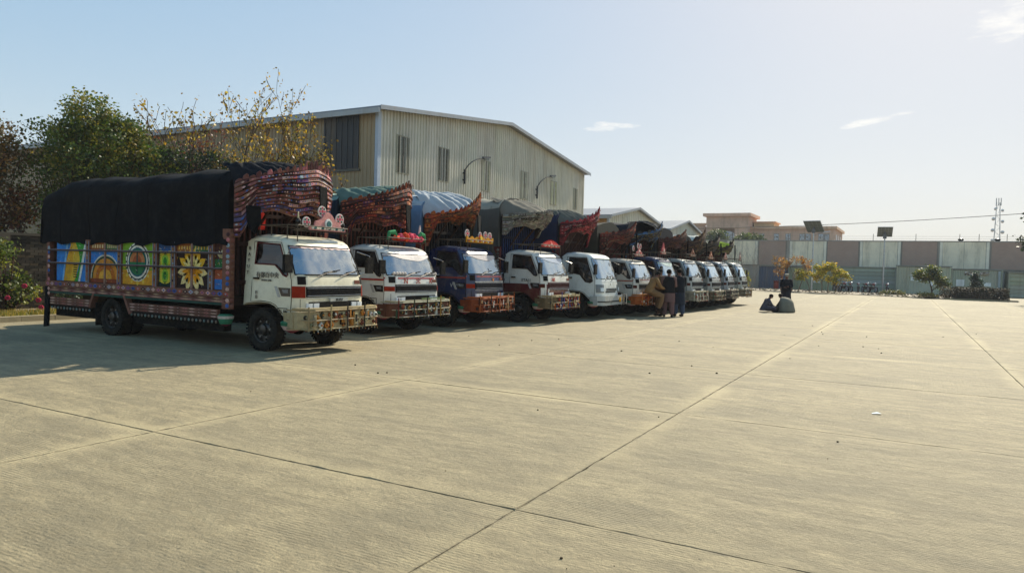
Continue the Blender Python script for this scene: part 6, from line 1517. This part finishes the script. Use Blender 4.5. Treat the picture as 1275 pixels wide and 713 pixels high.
    if vest:
        m = MB(); vr = [(tuple(Vector(J['neck']) - Vector((0, 0, .01))), .09, .085, 0), (tuple(cst + Vector((0, 0, .13))), .19, .115, 0), (tuple(cst), .222, .152, 0), (tuple(spn), .212, .160, 0), (tuple(pv + Vector((0, 0, -.06))), .228, .185, 0)]
        loft(m, vr, 18, vest)
        if J.get('sleeves'):
            for s in 'lr':
                a, b, c = Vector(J['sh' + s]), Vector(J['el' + s]), Vector(J['wr' + s]); m.tube([cst.lerp(a, .6) + Vector((0, 0, .05)), a, a.lerp(b, .5), b, b.lerp(c, .85)], [.085, .09, .078, .07, .058], 12, vest)
        m.build('vest', M_CLOTH, t, 60)
    if shawl:
        m = MB(); rg_ = J['shawl']; loft(m, rg_, 22, shawl)
        for i, v in enumerate(m.v): a_ = math.atan2(v[1], v[0]); m.v[i] = (v[0] + .016 * math.sin(a_ * 7 + v[2] * 5), v[1] + .016 * math.sin(a_ * 7 + v[2] * 5), v[2])
        m.build('shawl', M_CLOTH, t, 70)
    return t
def standing(h=1.72, arms='down', lean=0.0, hemz=.52):
    k = h / 1.75; J = dict(pelvis=(0, 0, .95), spine=(0, .01 + lean * .3, 1.13), chest=(0, .0 + lean * .8, 1.34), neck=(0, lean * 1.1, 1.50), head=(0, .03 + lean * 1.5, 1.635),
        shl=(-.20, lean, 1.42), shr=(.20, lean, 1.42), hpl=(-.10, 0, .88), hpr=(.10, 0, .88), knl=(-.12, .03, .49), knr=(.12, -.01, .49), anl=(-.13, 0, .09), anr=(.14, -.05, .09), look=(0, 1, -.12))
    if arms == 'down': J.update(ell=(-.27, -.02, 1.14), elr=(.27, -.02, 1.14), wrl=(-.25, .10, .90), wrr=(.25, .10, .90))
    elif arms == 'front': J.update(ell=(-.25, .06, 1.15), elr=(.25, .06, 1.15), wrl=(-.08, .27, 1.14), wrr=(.10, .26, 1.10))
    elif arms == 'back': J.update(ell=(-.28, -.1, 1.15), elr=(.28, -.1, 1.15), wrl=(-.06, -.17, .98), wrr=(.06, -.18, .96))
    J['hem'] = [((0, 0, .76), .225, .185), ((0, 0, hemz), .25, .205)]
    out = {}
    for a, b in J.items():
        if a == 'hem': out[a] = [(tuple(x * k for x in c), r1 * k, r2 * k) for c, r1, r2 in b]
        elif a == 'look': out[a] = b
        else: out[a] = tuple(x * k for x in b)
    return out
# sitting on the orange bumper, leaning forward
Js = dict(pelvis=(0, 0, .93), spine=(0, .06, 1.10), chest=(0, .17, 1.28), neck=(0, .25, 1.42), head=(0, .33, 1.53), shl=(-.19, .2, 1.36), shr=(.19, .2, 1.36), ell=(-.24, .32, 1.10), elr=(.24, .34, 1.10), wrl=(-.10, .52, 1.05), wrr=(.08, .54, 1.04),
          hpl=(-.10, .06, .90), hpr=(.10, .06, .90), knl=(-.15, .46, .80), knr=(.16, .44, .78), anl=(-.14, .42, .36), anr=(.14, .34, .34), look=(0, .8, -.5), hem=[((0, .16, .86), .23, .27)])
person('man in tan tunic seated on the orange bumper, bent forward over his hands', (-8.06, 24.62, -.02), -48, Js, '8a6a44', '7a5e40', hair='0c0a08')
person('bareheaded man in brown tunic standing against the trucks, partly behind the man in black', (-7.88, 25.35, 0), 150, standing(1.72, 'front', hemz=.5), '6a5236', '4a3a34', shoe='1c1814')
person('man in black waistcoat over plum-brown tunic and trousers, standing with his back turned', (-7.50, 25.15, 0), 20, standing(1.71, 'front', hemz=.56), '6e5450', '6c5250', vest='14161a')
Jd = standing(1.74, 'front', hemz=.46); Jd['sleeves'] = True
person('man in long dark navy coat and grey-blue trousers, rightmost of the four by the trucks', (-7.30, 25.8, 0), 50, Jd, '262e3a', '3a465a', vest='141a22')
# the group seated on the open concrete
Jc = dict(pelvis=(0, 0, .14), spine=(0, .06, .32), chest=(0, .15, .50), neck=(0, .24, .64), head=(0, .33, .76), shl=(-.18, .17, .58), shr=(.18, .17, .58), ell=(-.25, .30, .34), elr=(.25, .30, .34), wrl=(-.10, .48, .24), wrr=(.08, .50, .24),
          hpl=(-.11, .04, .15), hpr=(.11, .04, .15), knl=(-.36, .36, .20), knr=(.36, .36, .20), anl=(.05, .42, .08), anr=(-.05, .50, .08), look=(0, .8, -.55), hem=[((0, .03, .07), .22, .19)], feet=False)
person('bareheaded boy in dark tunic sitting cross-legged on the concrete, facing the shawled man', (-5.42, 32.3, 0), -62, Jc, '4c4a52', '45424a').scale = (.95, .95, .88)
Jw = dict(Jc); Jw['shawl'] = [((0, .20, .76), .07, .07, 0), ((0, .14, .73), .20, .15, 0), ((0, .08, .66), .30, .22, 0), ((0, .03, .50), .35, .28, 0), ((0, .02, .30), .38, .32, 0), ((0, 0, .12), .40, .35, 0), ((0, 0, .03), .40, .35, 0), ((0, 0, .0), .36, .30, 0)]
Jw['head'] = (0, .36, .80); Jw['look'] = (0, .7, -.7)
person('man wrapped in a grey-brown shawl, hunched sitting on the concrete with head bowed', (-4.55, 32.9, 0), 62, Jw, '46443c', '3a3832', shawl='7a7666', hair='14100c').scale = (.95, .95, .86)
Jf = standing(1.66, 'front', .03, .5); Jf['sleeves'] = True
person('person in dark coat with pale headscarf standing behind the hunched man', (-4.98, 35.6, 0), 190, Jf, '20242c', '1c1c20', vest='15181f', hair='8a8478', cap='8c8678')

# ---------------------------------------------------------------- haze
HM = bpy.data.materials.new('haze'); HM.use_nodes = True; nt = HM.node_tree; nt.nodes.clear()
pv_ = N(nt, 'ShaderNodeVolumePrincipled'); pv_.inputs['Color'].default_value = (.95, .96, .98, 1); pv_.inputs['Density'].default_value = .00045; pv_.inputs['Anisotropy'].default_value = 0.0
L(nt, pv_.outputs[0], N(nt, 'ShaderNodeOutputMaterial').inputs['Volume'])
hz = MB().box(-1600, 1600, -1600, 1600, -2.2, 62, 'ffffff').mesh('haze', HM)
tag(link('haze', hz), kind='stuff')
